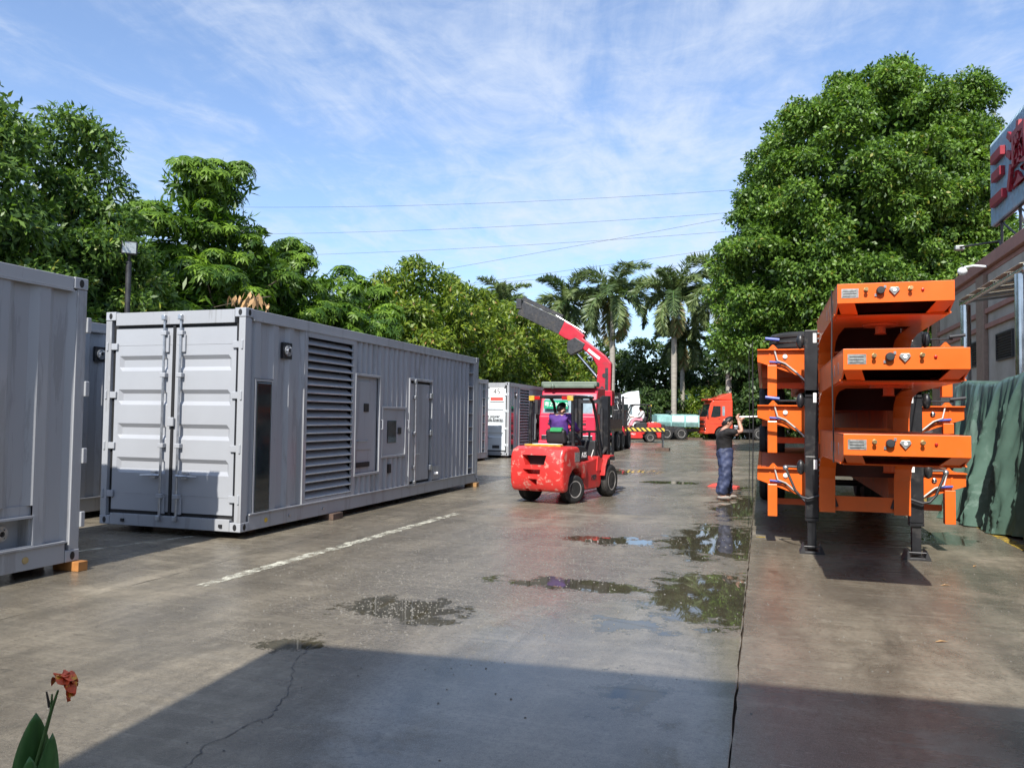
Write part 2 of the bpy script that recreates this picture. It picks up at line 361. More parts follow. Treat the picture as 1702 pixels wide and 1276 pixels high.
def link(name, me, parent=None, loc=None, rot=None, bevel=0, seg=2):
    o = bpy.data.objects.new(name, me); COL.objects.link(o)
    if parent is not None: o.parent = parent
    if loc is not None: o.location = loc
    if rot is not None: o.rotation_euler = rot
    if bevel:
        b = o.modifiers.new('bevel', 'BEVEL'); b.width = bevel; b.segments = seg; b.limit_method = 'ANGLE'; b.angle_limit = R(40); b.harden_normals = False
    return o


def tag(o, label, cat, group=None):
    o['label'] = label; o['category'] = cat
    if group: o['group'] = group
    return o


def thing(name, label, cat, loc=(0, 0, 0), rz=0, group=None):
    o = bpy.data.objects.new(name, None); COL.objects.link(o); o.location = loc; o.rotation_euler = (0, 0, rz); o.empty_display_size = .3
    return tag(o, label, cat, group)


def copy_tree(o, parent=None):
    c = o.copy(); COL.objects.link(c); c.parent = parent
    for ch in list(o.children): copy_tree(ch, c)
    return c


def carve(o, cutter):
    """boolean-subtract a cutter mesh and keep the result as the object's own mesh"""
    c = bpy.data.objects.new('cutter', cutter); COL.objects.link(c)
    md = o.modifiers.new('cut', 'BOOLEAN'); md.object = c; md.solver = 'EXACT'
    c.parent = o.parent
    bpy.context.view_layer.update()
    dg = bpy.context.evaluated_depsgraph_get(); me = bpy.data.meshes.new_from_object(o.evaluated_get(dg))
    o.modifiers.clear(); o.data = me; bpy.data.objects.remove(c)


def text_mesh(body, size, name, m, parent, loc, rot, extrude=.004, align='CENTER', bold=0.):
    cu = bpy.data.curves.new(name, 'FONT'); cu.body = body; cu.size = size; cu.extrude = extrude; cu.align_x = align; cu.align_y = 'CENTER'; cu.offset = bold
    t = bpy.data.objects.new(name, cu); COL.objects.link(t); bpy.context.view_layer.update()
    me = bpy.data.meshes.new_from_object(t.evaluated_get(bpy.context.evaluated_depsgraph_get())); bpy.data.objects.remove(t)
    me.materials.clear(); me.materials.append(m)
    return link(name, me, parent, loc, rot)


def structure(o): o['kind'] = 'structure'; return o


# ------------------------------------------------------------------ setting: ground
base = MB().add([(-400, -60, -.05), (400, -60, -.05), (400, 700, -.05), (-400, 700, -.05)], [(0, 1, 2, 3)]).build('ground', SOIL)
structure(base)


def slab(x0, x1, y0, y1, step=.16, jit=.009):
    n = int((y1-y0)/step); vs = []; fs = []
    for i in range(n+1):
        y = y0+(y1-y0)*i/n
        vs += [(x0+rnd.uniform(-jit, jit), y, 0), (x1+rnd.uniform(-jit, jit), y, 0), (x0, y, -.05), (x1, y, -.05)]
    for i in range(n):
        a = 4*i; b = a+4
        fs += [(a, a+1, b+1, b), (a+2, a, b, b+2), (a+1, a+3, b+3, b+1)]
    fs += [(0, 2, 3, 1), (4*n, 4*n+1, 4*n+3, 4*n+2)]
    return MB().add(vs, fs).build('concrete_slab', GROUND, base)


slab(-26, -5.705, -14, 95); slab(-5.697, -.154, -14, 95, jit=.006); slab(-.142, 14, -14, 95, jit=.006)


def ribbon(name, pts, wd, m, z=.004, jit=.01, parent=base, step=.06):
    P = [Vector((p[0], p[1], 0)) for p in pts]; vs = []; fs = []; k = 0
    for a, b in zip(P[:-1], P[1:]):
        L = (b-a).length; d = (b-a)/L; q = Vector((d.y, -d.x, 0)); n = max(2, int(L/step))
        for i in range(n):
            c = a+d*L*i/n; ww = wd*(.5+rnd.uniform(-jit, jit)/wd)
            vs += [c-q*ww, c+q*(wd*(.5+rnd.uniform(-jit, jit)/wd))]; k += 1
    vs = [(v.x, v.y, z) for v in vs]; fs = [(2*i, 2*i+1, 2*i+3, 2*i+2) for i in range(k-1)]
    return MB().add(vs, fs).build(name, m, parent)


ribbon('white_line', [(-5.08, 6.25), (-5.02, 8.6), (-4.92, 12.5)], .15, WLINE, jit=.02)
ribbon('white_line', [(-7.75, 7.0), (-7.1, 9.1)], .06, WLINE)
ribbon('yellow_line', [(3.27, 9.), (3.33, 31.)], .16, YLINE, jit=.012)
ribbon('yellow_line', [(-.08, 11.62), (.1, 11.6)], .1, YLINE)
crk = []
for (a, b) in zip([(-2.5, 2.7), (-2.54, 3.06), (-2.62, 3.3), (-2.55, 3.75), (-2.67, 4.08), (-2.95, 4.58)], [(-2.54, 3.06), (-2.62, 3.3), (-2.55, 3.75), (-2.67, 4.08), (-2.95, 4.58), (-3.1, 5.05)]):
    for i in range(9): crk.append((a[0]+(b[0]-a[0])*i/9+rnd.uniform(-.016, .016), a[1]+(b[1]-a[1])*i/9))
ribbon('crack', crk, .005, DSTEEL, z=.003, jit=.003, step=.03)

# ------------------------------------------------------------------ containers
W, L, H = 2.3, 8.87, 2.93


def corrugate(mb, y0, y1, z0, z1, x=0., depth=.036, per=.28, sgn=1):
    """vertical trapezoid ribs on the plane x, outward along sgn*x"""
    n = max(1, round((y1-y0)/per)); p = (y1-y0)/n; pr = []
    for i in range(n):
        o = y0+i*p; pr += [(o, 0), (o+p*.27, 0), (o+p*.45, -depth), (o+p*.82, -depth)]
    pr.append((y1, 0)); k = len(pr)
    vs = [(x+sgn*d, y, z) for z in (z0, z1) for y, d in pr]
    mb.add(vs, [(i, i+1, i+1+k, i+k) for i in range(k-1)])


def casting(parent, x, y, z, sx, sy):
    c = MB().box(-.085, .085, -.085, .085, -.06, .06).build('corner_casting', DOORP, parent, bevel=.008, loc=(x, y, z))
    for c0, ax in (((sx*.0855 if sx > 0 else -.0881, 0, 0), 'x'), ((0, sy*.0855 if sy > 0 else -.0881, 0), 'y')):
        h = MB().lathe([(.028, 0), (.028, .0026)], c0, ax, 14)
        for i, v in enumerate(h.v): h.v[i] = (v[0], v[1], v[2]*1.5)
        h.build('hole_shade_disc', GASK, c)  # raised black disc stands in for the dark inside the hole


def door_leaf(parent, x0, x1, y, m, z0=.205, z1=2.695):
    """one door leaf facing -y with four pressed recesses"""
    rec = [(2.11, 2.32), (1.645, 1.855), (1.18, 1.39), (.715, .925)]; d = .038; b = .055; mx = .07
    zs = [z1]
    for a, c in rec: zs += [c+.0, c-b, a+b, a]
    zs.append(z0); ds = [0]+[0, d, d, 0]*4+[0]
    mb = MB(); xi = [x0, x0+mx, x0+mx+.05, x1-mx-.05, x1-mx, x1]
    vs = []
    for k, (z, dd) in enumerate(zip(zs, ds)):
        vs += [(x, y+(dd if 2 <= i <= 3 else 0), z) for i, x in enumerate(xi)]
    n = len(xi)
    mb.add(vs, [(k*n+i, k*n+i+1, (k+1)*n+i+1, (k+1)*n+i) for k in range(len(zs)-1) for i in range(n-1)])
    mb.box(x0, x1, y+.045, y+.07, z0, z1)
    mb.add([(x0, y, z0), (x0, y+.05, z0), (x0, y+.05, z1), (x0, y, z1)], [(0, 1, 2, 3)]); mb.add([(x1, y, z0), (x1, y+.05, z0), (x1, y+.05, z1), (x1, y, z1)], [(0, 1, 2, 3)])
    o = mb.build('door_leaf', m, parent)
    for z in (z1-.229, z0+.229): MB().box(x0+.02, x1-.02, y-.003, y+.002, z-.003, z+.003).build('weld_seam', GREY, o)
    return o


def lock_rod(parent, x, y, side, m):
    r = MB().tube([(x, y-.045, .12), (x, y-.045, 2.86)], .017, 10).build('lock_rod', STEEL if m is DOORP else m, parent, smooth=40)
    for z in (.42, 1.1, 2.05, 2.62): MB().box(x-.045, x+.045, y-.07, y-.002, z-.03, z+.03).build('rod_bracket', m, r, bevel=.008)
    for z in (.13, 2.83): MB().box(x-.03, x+.03, y-.085, y-.005, z-.035, z+.035).build('cam_keeper', STEEL, r, bevel=.008)
    for z in (.3, 2.48): MB().box(x-.03, x+.06, y-.03, y-.002, z-.12, z+.12).build('guide_plate', m, r, bevel=.008)
    h = MB().tube([(x, y-.06, .70), (x+side*.14, y-.075, .70), (x+side*.33, y-.05, .69)], [.016, .014, .012], 8); h.box(x+side*.12-.04, x+side*.12+.04, y-.05, y-.002, .66, .75)
    h.build('handle', STEEL, r, smooth=40)


def hinges(parent, x, y, side, m, zs=(.42, 1.08, 1.78, 2.45)):
    for z in zs:
        h = MB().box(x-.09, x+.09, y-.03, y-.001, z-.045, z+.045); h.tube([(x+side*.07, y-.035, z-.06), (x+side*.07, y-.035, z+.06)], .018, 8)
        h.build('hinge', m, parent, bevel=.008)


def flange(parent, loc, r=.075, name='flange'):
    f = MB().lathe([(r, 0), (r, .022), (r*.52, .022), (r*.52, .04), (r*.36, .04), (r*.36, .0)], (0, 0, 0), 'x', 24).build(name, STEEL, parent, smooth=35, loc=loc)
    MB().lathe([(r*.34, 0), (r*.34, .026)], (0, 0, 0), 'x', 16).build('bore', GASK, f)
    for k in range(4):
        a = math.pi/4+k*math.pi/2; MB().lathe([(.011, .02), (.011, .036)], (0, r*.76*math.cos(a), r*.76*math.sin(a)), 'x', 6).build('bolt', STEEL, f)


def frame_rect(mb, x, y0, y1, z0, z1, w=.045, d=.03):
    mb.box(x-.03, x+d, y0-w, y0, z0-w, z1+w); mb.box(x-.03, x+d, y1, y1+w, z0-w, z1+w); mb.box(x-.03, x+d, y0, y1, z1, z1+w); mb.box(x-.03, x+d, y0, y1, z0-w, z0)


SLAT = None


def container(label, loc, doorm=DOORP, kind='full', group='grey generator containers', door_far=False):
    global SLAT
    t = thing('generator_container', label, 'container', loc, 0, group)
    X0, X1 = -W/2, W/2
    f = MB()
    for x in (X0, X1-.1):
        f.box(x, x+.1, .0, .12, .12, H-.12); f.box(x, x+.1, L-.12, L, .12, H-.12)
        f.box(x+(.0 if x < 0 else .0), x+.1, .171, L-.171, .0, .20); f.box(x, x+.1, .171, L-.171, H-.13, H)
    f.box(X0+.171, X1-.171, .0, .1, .0, .155); f.box(X0+.171, X1-.171, .0, .1, H-.19, H-.012); f.box(X0+.171, X1-.171, L-.1, L, 0, .155); f.box(X0+.171, X1-.171, L-.1, L, H-.19, H-.012)
    f.build('frame', GREY, t, bevel=.006)
    fl = MB().box(X1-.03, X1+.022, .171, L-.171, .203, .222); fl.box(X1-.03, X1+.012, .171, L-.171, H-.15, H-.133); fl.build('rail_lip', GREY, t)
    for x, sx in ((X0+.085, -1), (X1-.08, 1)):
        for y, sy in ((.08, -1), (L-.08, 1)):
            for z in (.06, H-.055): casting(t, x, y, z, sx, sy)
    # plain sides, roof and floor
    b = MB(); corrugate(b, .12, L-.12, .2, H-.13, X0+.03, sgn=-1); b.build('left_panel', GREY, t)
    b = MB(); vs = []; n = 31
    for i in range(n+1): vs += [(X0+.1, .1+(L-.2)*i/n, H-.04-(.02 if i % 2 else 0)), (X1-.1, .1+(L-.2)*i/n, H-.04-(.02 if i % 2 else 0))]
    b.add(vs, [(2*i, 2*i+1, 2*i+3, 2*i+2) for i in range(n)]); b.build('roof_panel', GREY, t)
    MB().box(X0+.1, X1-.1, .1, L-.1, .1, .16).build('floor_panel', BLACKP, t)
    ye = L if not door_far else 0.
    e = MB().box(X0+.1, X1-.1, (L-.07 if not door_far else .04), (L-.04 if not door_far else .07), .155, H-.19); e.build('end_wall', GREY, t)
    # doors
    droot = t; yd = .035
    if door_far:
        MB().box(X0+.1, X1-.1, L-.08, L-.04, .155, H-.19).build('door_leaf', doorm, t)
        h = MB()
        for z in (.42, 1.08, 1.78, 2.45): MB().box(X1-.07, X1+.02, L-.002, L+.05, z-.08, z+.08).build('hinge', GREY, t, bevel=.008)
    else:
        g = MB().box(X0+.1, X1-.1, .075, .09, .155, H-.19); g.box(-.022, .022, yd-.012, .08, .16, 2.735); g.box(X0+.1, X1-.1, yd+.018, .074, .157, .20); g.box(X0+.1, X1-.1, yd+.018, .074, 2.70, 2.738); g.box(X0+.102, X0+.150, yd+.018, .073, .2, 2.7); g.box(X1-.150, X1-.102, yd+.018, .073, .2, 2.7)
        g.build('door_gasket', GASK, t)
        for x0, x1, sd in ((X0+.155, -.024, -1), (.024, X1-.155, 1)):
            lf = door_leaf(t, x0, x1, yd, doorm); lock_rod(lf, sd*.135, yd, sd, doorm); hinges(lf, sd*(W/2-.11), yd, sd, doorm)
        MB().box(-.05, .05, yd-.05, yd-.013, 1.36, 1.48).build('lock_box', doorm, t, bevel=.008)
        st = MB()
        for x in (-.75, .85): st.box(x-.025, x+.025, -.02, .01, .05, .09)
        st.build('door_stop', GASK, t)
    # right side
    x = X1-.012
    if kind == 'plain':
        for a in ((.12, L-1.45, .2, H-.13, x, .045, .36), (L-1.45, L-.55, .62, H-.13, x, .045, .36), (L-.55, L-.12, .2, H-.13, x, .045, .40)):
            b = MB(); corrugate(b, *a); b.build('side_panel', GREY, t)
        b = MB().box(x-.19, x-.16, L-1.45, L-.55, .2, .52); b.box(x-.19, x-.03, L-.56, L-.545, .2, .52); b.box(x-.19, x-.03, L-1.45, L-.54, .5, .62); b.build('pipe_recess', GREY, t)
        b = MB(); frame_rect(b, x, L-1.45, L-.55, .235, .50, .022, .014); b.build('recess_trim', DOORP, t)
        flange(t, (x-.16, L-.76, .36)); flange(t, (x-.16, L-1.12, .36))
        d = MB().lathe([(.035, 0), (.03, .012)], (X1, L-.62, .1), 'x', 16).build('earthing_cap', YELLOW, t)
        return t
    for a in ((.12, .24, .2, H-.13, x, .036, .12), (.66, 1.42, .2, H-.13, x, .045, .38), (.24, .66, 2.02, H-.13, x, .04, .42), (2.95, 3.86, 2.25, H-.13, x, .04, .18), (2.95, 3.86, .2, .515, x, .04, .18),
              (3.92, 4.93, 1.705, H-.13, x, .04, .2), (3.92, 4.93, .2, .775, x, .04, .2), (5.02, 6.15, 2.27, H-.13, x, .04, .22), (6.15, 8.22, .2, H-.13, x, .045, .23)):
        b = MB(); corrugate(b, *a); b.build('side_panel', GREY, t)
    for y in (3.86, 4.93): MB().box(x-.04, x+.006, y, y+(.06 if y < 4 else .09), .2, H-.13).build('panel_post', GREY, t)
    b = MB().box(x-.02, x+.012, 1.42, 1.50, .2, H-.13); b.box(x-.02, x+.012, 2.86, 2.95, .2, H-.13); b.box(x-.02, x+.012, 1.50, 2.86, .2, .27); b.box(x-.02, x+.012, 1.50, 2.86, 2.70, H-.13)
    b.build('louvre_frame', GREY, t); MB().box(x-.30, x-.25, 1.5, 2.86, .27, 2.70).build('louvre_back', BLACKP, t)
    if SLAT is None:
        SLAT = MB().add([(0, 0, .015), (-.11, 0, .105), (-.115, 0, .098), (-.004, 0, .0), (0, 1.352, .015), (-.11, 1.352, .105), (-.115, 1.352, .098), (-.004, 1.352, .0)], [(0, 1, 5, 4), (1, 2, 6, 5), (2, 3, 7, 6), (3, 0, 4, 7), (0, 3, 2, 1), (4, 5, 6, 7)]).mesh('slat'); SLAT.materials.append(GREY)
    for k in range(20): link('slat', SLAT, t, (x+.014, 1.504, .275+k*.1215))
    # tall dark window
    b = MB(); frame_rect(b, x, .28, .62, .22, 1.98, .03, .012); b.build('window_surround', GREY, t)
    wm = MB().box(x-.03, x+.016, .285, .615, .225, 1.975).build('side_window', GLASS, t, bevel=.07, seg=5)
    # ring fitting
    MB().box(x-.03, x+.006, .87, 1.09, 2.33, 2.56).build('fitting_plate', BLACKP, t); flange(t, (x+.006, .98, 2.445), .08, 'ring_fitting')
    # control recess
    b = MB(); frame_rect(b, x, 2.99, 3.82, .56, 2.20, .04, .02); b.build('panel_frame', GREY, t, bevel=.004)
    MB().box(x-.07, x-.045, 2.99, 3.82, .56, 2.2).build('control_panel', GREY, t); MB().box(x-.044, x-.03, 3.02, 3.62, .95, 2.12).build('panel_door', GREY, t, bevel=.006)
    q = MB().box(x-.04, x-.015, 3.32, 3.48, 1.6, 1.74); q.build('latch', BLACKP, t); MB().box(x-.05, x-.02, 3.0, 3.55, .66, .74).build('cable_slot', GASK, t)
    MB().tube([(x-.03, 3.1, 1.12), (x-.005, 3.1, 1.10), (x-.005, 3.45, 1.10), (x-.03, 3.45, 1.12)], .008, 6).build('pull_handle', STEEL, t)
    # window panel
    b = MB(); frame_rect(b, x, 3.96, 4.88, .82, 1.66, .04, .02); b.build('panel_frame', GREY, t, bevel=.004)
    pd = MB().box(x-.03, x-.008, 3.96, 4.88, .82, 1.66).build('panel_door', GREY, t, bevel=.006)
    MB().box(x-.02, x+.004, 4.17, 4.53, 1.04, 1.45).build('gauge_window', GLASS, t, bevel=.05, seg=4); MB().box(x-.02, x+.012, 4.6, 4.72, 1.2, 1.32).build('latch', BLACKP, t)
    MB().box(x-.02, x+.008, 4.22, 4.33, .5, .66).build('breather_slot', GASK, t)
    # personnel door
    b = MB(); frame_rect(b, x, 5.07, 6.10, .22, 2.22, .045, .03); b.build('door_frame', GREY, t, bevel=.005)
    MB().box(x-.05, x-.03, 5.07, 6.10, .22, 2.22).build('door_seal', GASK, t)
    sdr = MB().box(x-.028, x-.003, 5.13, 6.03, .27, 2.17).build('side_door', GREY, t, bevel=.006)
    lr = MB().tube([(x+.04, 5.28, .2), (x+.04, 5.28, 2.26)], .016, 8); lr.build('lock_rod', STEEL, sdr, smooth=40)
    for z in (.26, .55, 1.2, 1.9, 2.2): MB().box(x, x+.055, 5.24, 5.32, z-.03, z+.03).build('rod_bracket', STEEL, sdr, bevel=.006)
    MB().tube([(x+.05, 5.28, .8), (x+.06, 5.4, .8), (x+.03, 5.52, .79)], .013, 6).build('handle', STEEL, sdr)
    for z in (.5, 1.2, 1.95): MB().box(x, x+.05, 6.0, 6.12, z-.05, z+.05).build('hinge', STEEL, sdr, bevel=.006)
    for yy in (3.88, 4.95): MB().tube([(x+.0, yy, 1.3), (x+.05, yy, 1.3), (x+.05, yy, 1.46), (x, yy, 1.46)], .01, 6).build('grab_handle', DOORP, t)
    # socket box
    MB().box(x-.01, x+.022, 6.2, 6.52, .24, .52).build('socket_box', GREY, t, bevel=.005)
    for yy in (6.29, 6.41): MB().lathe([(.03, .022), (.025, .05)], (x, yy, .36), 'x', 12).build('socket', PAPER, t)
    # ladder
    b = MB().box(x-.13, x-.11, 8.22, 8.75, .2, H-.13); b.box(x-.12, x+.01, 8.22, 8.25, .2, H-.13); b.box(x-.12, x+.01, 8.55, 8.75, .2, H-.13); b.build('ladder_recess', GREY, t)
    for k in range(8): MB().box(x-.11, x+.004, 8.25, 8.55, .34+k*.315, .365+k*.315).build('rung', GREY, t)
    MB().lathe([(.033, 0), (.028, .012)], (X1, .55, .1), 'x', 16).build('earthing_cap', YELLOW, t); MB().lathe([(.02, 0), (.02, .02)], (X1, 1.1, .1), 'x', 10).build('drain_plug', STEEL, t)
    MB().lathe([(.02, 0), (.02, .02)], (X1, 2.0, .1), 'x', 10).build('drain_plug', STEEL, t)
    return t


container('grey container, corrugated side with a flanged pipe recess low down by its end', (-6.78-W/2, 6.45-L, .1), kind='plain', door_far=True)
container('grey generator container whose closed pale double doors are half in shadow', (-6.45-W/2, 8.66, .1))
container('grey container seen as a narrow strip behind the double door container', (-9.9-W/2, 8.74, .1))
container('far grey container with wall ladder just before the numbered white door container', (-9.93-W/2, 28.1-L, .1))
c5 = container('grey louvred container with white doors and a number 45 placard', (-9.67-W/2, 29.86, .1), doorm=WHITED)
pl = MB().box(.32, .93, .012, .03, 2.16, 2.80).build('placard', PAPER, c5)
MB().box(.36, .89, .006, .011, 2.2, 2.33).build('placard_band', REDPL, pl)
text_mesh('45', .30, 'placard_number', INK, pl, (.62, .011, 2.56), (R(90), 0, 0), .002)
text_mesh('set to power', .155, 'door_lettering', INK, c5, (.35, .026, 1.56), (R(90), 0, 0), .002, bold=.003)
text_mesh('sustainable Energy.', .155, 'door_lettering', INK, c5, (.33, .026, 1.43), (R(90), 0, 0), .002, bold=.003)
MB().box(.45, .75, .02, .034, .28, .40).build('data_plate', DSTEEL, c5)

# timber packing under the containers
def packing(label, x, y, w_, d_, m):
    o = MB().box(-w_/2, w_/2, -d_/2, d_/2, 0, .098).build('timber_block', m, None, bevel=.006, loc=(x, y, 0)); tag(o, label, 'block', 'packing under the containers')
packing('orange painted timber block under the corner by the pipe recess', -6.85, 6.42, .34, .12, OWOOD)
packing('dark timber block behind the orange block under the container corner', -7.35, 6.35, .3, .14, BRICKM)
packing('split brown timber block under the long louvred side', -6.5, 10.98, .28, .3, BRICKM)
packing('timber block under the ladder end of the double door container', -6.5, 17.3, .3, .16, WOOD)
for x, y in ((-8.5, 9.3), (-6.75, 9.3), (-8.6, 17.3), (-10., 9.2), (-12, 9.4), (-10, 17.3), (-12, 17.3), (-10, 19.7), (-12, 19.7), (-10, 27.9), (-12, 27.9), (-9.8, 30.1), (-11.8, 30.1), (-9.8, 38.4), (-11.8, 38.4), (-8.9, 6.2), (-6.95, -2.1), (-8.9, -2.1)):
    packing('plain timber block hidden in the dark under a container', x-.12, y, .26, .16, BRICKM)  # dark timber tone stands in for the shadow under the containers

# ------------------------------------------------------------------ orange trailers
def wheel(parent, c, r, wd, axis='x', n=28, name='wheel', rimm=None, side=1):
    """tyre with tread grooves and dished rim, axle along axis; side = which way the dish faces"""
    k = wd/2; g = []
    prof = [(r*.60, -k*.9), (r*.80, -k), (r*.93, -k*.92), (r, -k*.7)]
    for q in (-.42, 0, .42): prof += [(r, k*(q-.12)), (r*.965, k*(q-.10)), (r*.965, k*(q+.10)), (r, k*(q+.12))]
    prof += [(r, k*.7), (r*.93, k*.92), (r*.80, k), (r*.60, k*.9)]
    ty = MB().lathe(prof, c, axis, n).build(name, RUBBER, parent, smooth=38)
    s = side
    rm = MB().lathe([(r*.60, s*k*.80), (r*.61, s*k*.94), (r*.54, s*k*.92), (r*.50, s*k*.45), (r*.30, s*k*.40), (r*.26, s*k*.62), (r*.12, s*k*.66), (r*.02, s*k*.66)], c, axis, n).build('rim', rimm or RIM, ty, smooth=38)
    for i in range(8):
        a = i*math.pi/4; off = (r*.36*math.cos(a), r*.36*math.sin(a))
        cc = {'x': (c[0]+s*k*.42, c[1]+off[0], c[2]+off[1]), 'y': (c[0]+off[0], c[1]+s*k*.42, c[2]+off[1])}[axis]
        MB().ball(cc, r*.035, n=6, k=4).build('wheel_nut', STEEL, rm)
    return ty


def trailer(label, tf, zg, zd, dt, bottom=False, top=False):
    """gooseneck low-loader; tf = front plate y, zg = gooseneck top, zd = deck top, dt = shift of the deck parts"""
    t = thing('gooseneck_trailer', label, 'trailer', (1.175, tf, 0), 0, 'orange trailers in one stack')
    w2 = .495; yr = 10.35+dt-tf           # riser position (local y)
    # front face and lower chamfer
    fp = MB().box(-w2, w2, 0, .012, zg-.185, zg).build('front_plate', ORANGE, t, bevel=.003)
    for s in (-1, 1):
        a, c = (w2-.15, w2-.001) if s > 0 else (-w2+.001, -w2+.15); i0, i1 = (a-.05, c-.05) if s > 0 else (a+.05, c+.05)
        MB().add([(a, .0, zg-.187), (c, .0, zg-.187), (i1, .21, zg-.268), (i0, .21, zg-.268), (a, .02, zg-.186), (c, .02, zg-.186), (i1, .23, zg-.262), (i0, .23, zg-.262)], [(0, 1, 2, 3), (4, 7, 6, 5), (0, 4, 5, 1), (3, 2, 6, 7), (0, 3, 7, 4), (1, 5, 6, 2)]).build('chamfer_plate', ORANGE, t)
    MB().box(-w2+.02, w2-.02, .24, yr-1.3, zg-.283, zg-.268).build('bottom_plate', ORANGE, t); MB().lathe([(.17, -.02), (.17, 0), (.05, 0), (.05, -.09), (.06, -.10)], (0, .95, zg-.285), 'z', 20).build('king_pin', ORANGE2, t)
    MB().box(-w2, w2, .013, yr+.5, zg-.014, zg).build('top_plate', ORANGE2, t)
    for s in (-1, 1):
        # side web: shallow at the front, swept down into the riser
        y1 = yr; zb = zd-.46
        prof = [(.012, zg-.016), (.012, zg-.187), (.21, zg-.262), (y1-1.35, zg-.275), (y1-.60, zg-.285), (y1-.26, zg-.33), (y1-.08, zg-.44), (y1, zg-.58), (y1, zb), (y1+.34, zb), (y1+.34, zg-.016)]
        x0, x1 = (w2-.014, w2) if s > 0 else (-w2, -w2+.014)
        MB().prism(prof, x0, x1, 'x').build('side_beam', ORANGE, t, bevel=.002)
        # flange that follows the lower edge
        q = prof[2:9]; xa, xb = (w2-.17, w2+.012) if s > 0 else (-w2-.012, -w2+.17); vs = []; fs = []
        for (yy, zz) in q: vs += [(xa, yy-.012, zz-.010), (xb, yy-.012, zz-.010), (xa, yy+.003, zz+.004), (xb, yy+.003, zz+.004)]
        for i in range(len(q)-1):
            a = 4*i; b = a+4; fs += [(a, a+1, b+1, b), (a+2, b+2, b+3, a+3), (a, b, b+2, a+2), (a+1, a+3, b+3, b+1)]
        fs += [(0, 2, 3, 1), (4*len(q)-4, 4*len(q)-3, 4*len(q)-1, 4*len(q)-2)]
        MB().add(vs, fs).build('beam_flange', ORANGE, t)
        st = MB()
        for k in range(3): st.box(s*w2-.004 if s < 0 else w2-.006, s*w2+.006 if s < 0 else w2+.004, .45+k*.38, .46+k*.38, zg-.20, zg-.09)
        st.build('rivet_strip', DOORP, t)
    MB().box(-w2+.02, w2-.02, yr+.02, yr+.035, zd-.45, zd-.27).build('cross_plate', ORANGE, t)
    MB().box(-w2+.02, w2-.02, yr+.30, yr+.315, zd-.05, zg-.02).build('bulkhead', INNER_SHADE, t)
    for k in range(4): MB().box(-w2+.02, w2-.02, yr-1.9+k*.5, yr-1.87+k*.5, zg-.2, zg-.02).build('cross_member', INNER_SHADE, t)
    # fittings on the face
    zc = zg-.083
    npl = MB().box(-w2+.035, -w2+.185, -.004, 0, zc-.052, zc+.035).build('nameplate', SILV, fp)
    ln = MB()
    for k in range(3): ln.box(-w2+.05, -w2+.165, -.0055, -.0042, zc-.04+k*.024, zc-.034+k*.024)
    ln.build('nameplate_lines', DSTEEL, fp)
    for u in (.25, .63):
        x = -w2+u*2*w2; g = MB().lathe([(.02, 0), (.02, -.012), (.011, -.014), (.011, -.045), (.017, -.047), (.017, -.06), (.009, -.06)], (x, 0, zc+.02), 'y', 14); g.build('air_coupling', BRASS, fp, smooth=35)
    x = -w2+.375*2*w2; so = MB().lathe([(.036, 0), (.036, -.045), (.03, -.052), (.006, -.053)], (x, 0, zc+.008), 'y', 18).build('electric_socket', CHAR, fp, smooth=35)
    MB().box(x-.05, x-.03, -.012, 0, zc-.045, zc-.02).box(x+.03, x+.05, -.012, 0, zc+.03, zc+.055).build('socket_lug', STEEL, so)
    x = -w2+.495*2*w2; so = MB().prism([(x-.034, zc+.035), (x-.046, zc+.012), (x, zc-.042), (x+.046, zc+.012), (x+.034, zc+.035)], -.022, 0, 'y').build('air_socket', SILV, fp, bevel=.003)
    MB().lathe([(.016, -.022), (.016, -.03), (.005, -.03)], (x, 0, zc+.008), 'y', 12).build('socket_cap', PAPER, so)
    MB().lathe([(.014, 0), (.012, -.014), (.003, -.017)], (-w2+.735*2*w2, 0, zc+.005), 'y', 14).build('marker_lamp', REDL, fp, smooth=35)
    # landing legs
    yl = 10.5-tf+(.0 if bottom else .05)
    ztop = zd+.2; zbot = 0.0 if bottom else zd-.66
    for s in (-1, 1):
        x = s*.585; xa, xb = x-.078, x+.078
        leg = MB().box(xa, xb, yl-.07, yl+.07, max(zbot+(.36 if bottom else 0), zd-.56 if bottom else zbot), ztop).build('landing_leg', BLACKP, t, bevel=.006)
        if bottom:
            MB().box(x-.05, x+.05, yl-.05, yl+.05, .05, .40).build('inner_tube', BLACKP, leg, bevel=.004)
            MB().prism([(x-.15, .0), (x+.15, .0), (x+.10, .12), (x+.08, .03), (x-.08, .03), (x-.10, .12)], yl-.12, yl+.12, 'y').build('foot', DSTEEL, leg, bevel=.004)
            MB().tube([(x-.105, yl-.09, .09), (x+.105, yl-.09, .09)], .009, 8).build('foot_pin', DSTEEL, leg)
            MB().box(x-.078, x+.078, yl-.078, yl+.078, .40, .435).build('tube_collar', BLACKP, leg)
        else:
            MB().box(x-.055, x+.055, yl-.055, yl+.055, zbot-.06, zbot).build('inner_tube', BLACKP, leg); MB().box(x-.074, x+.074, yl-.074, yl+.074, zbot+.02, zbot+.05).build('tube_collar', BLACKP, leg)
        gb = MB()
        for dy in (-.05, .05): gb.ball((x+s*.13, yl+dy*.6-.03, ztop-.14), .075, (.62, .6, 1.25), 14, 10)
        gb.box(min(x, x+s*.13), max(x, x+s*.13), yl-.05, yl+.05, ztop-.2, ztop-.1)
        gb.build('gearbox', BLACKP, leg, smooth=60)
        MB().box(x+.02 if s < 0 else x-.06, x+.06 if s < 0 else x-.02, yl-.0745, yl-.0705, ztop-.16, ztop-.04).build('leg_label', PAPER, leg)
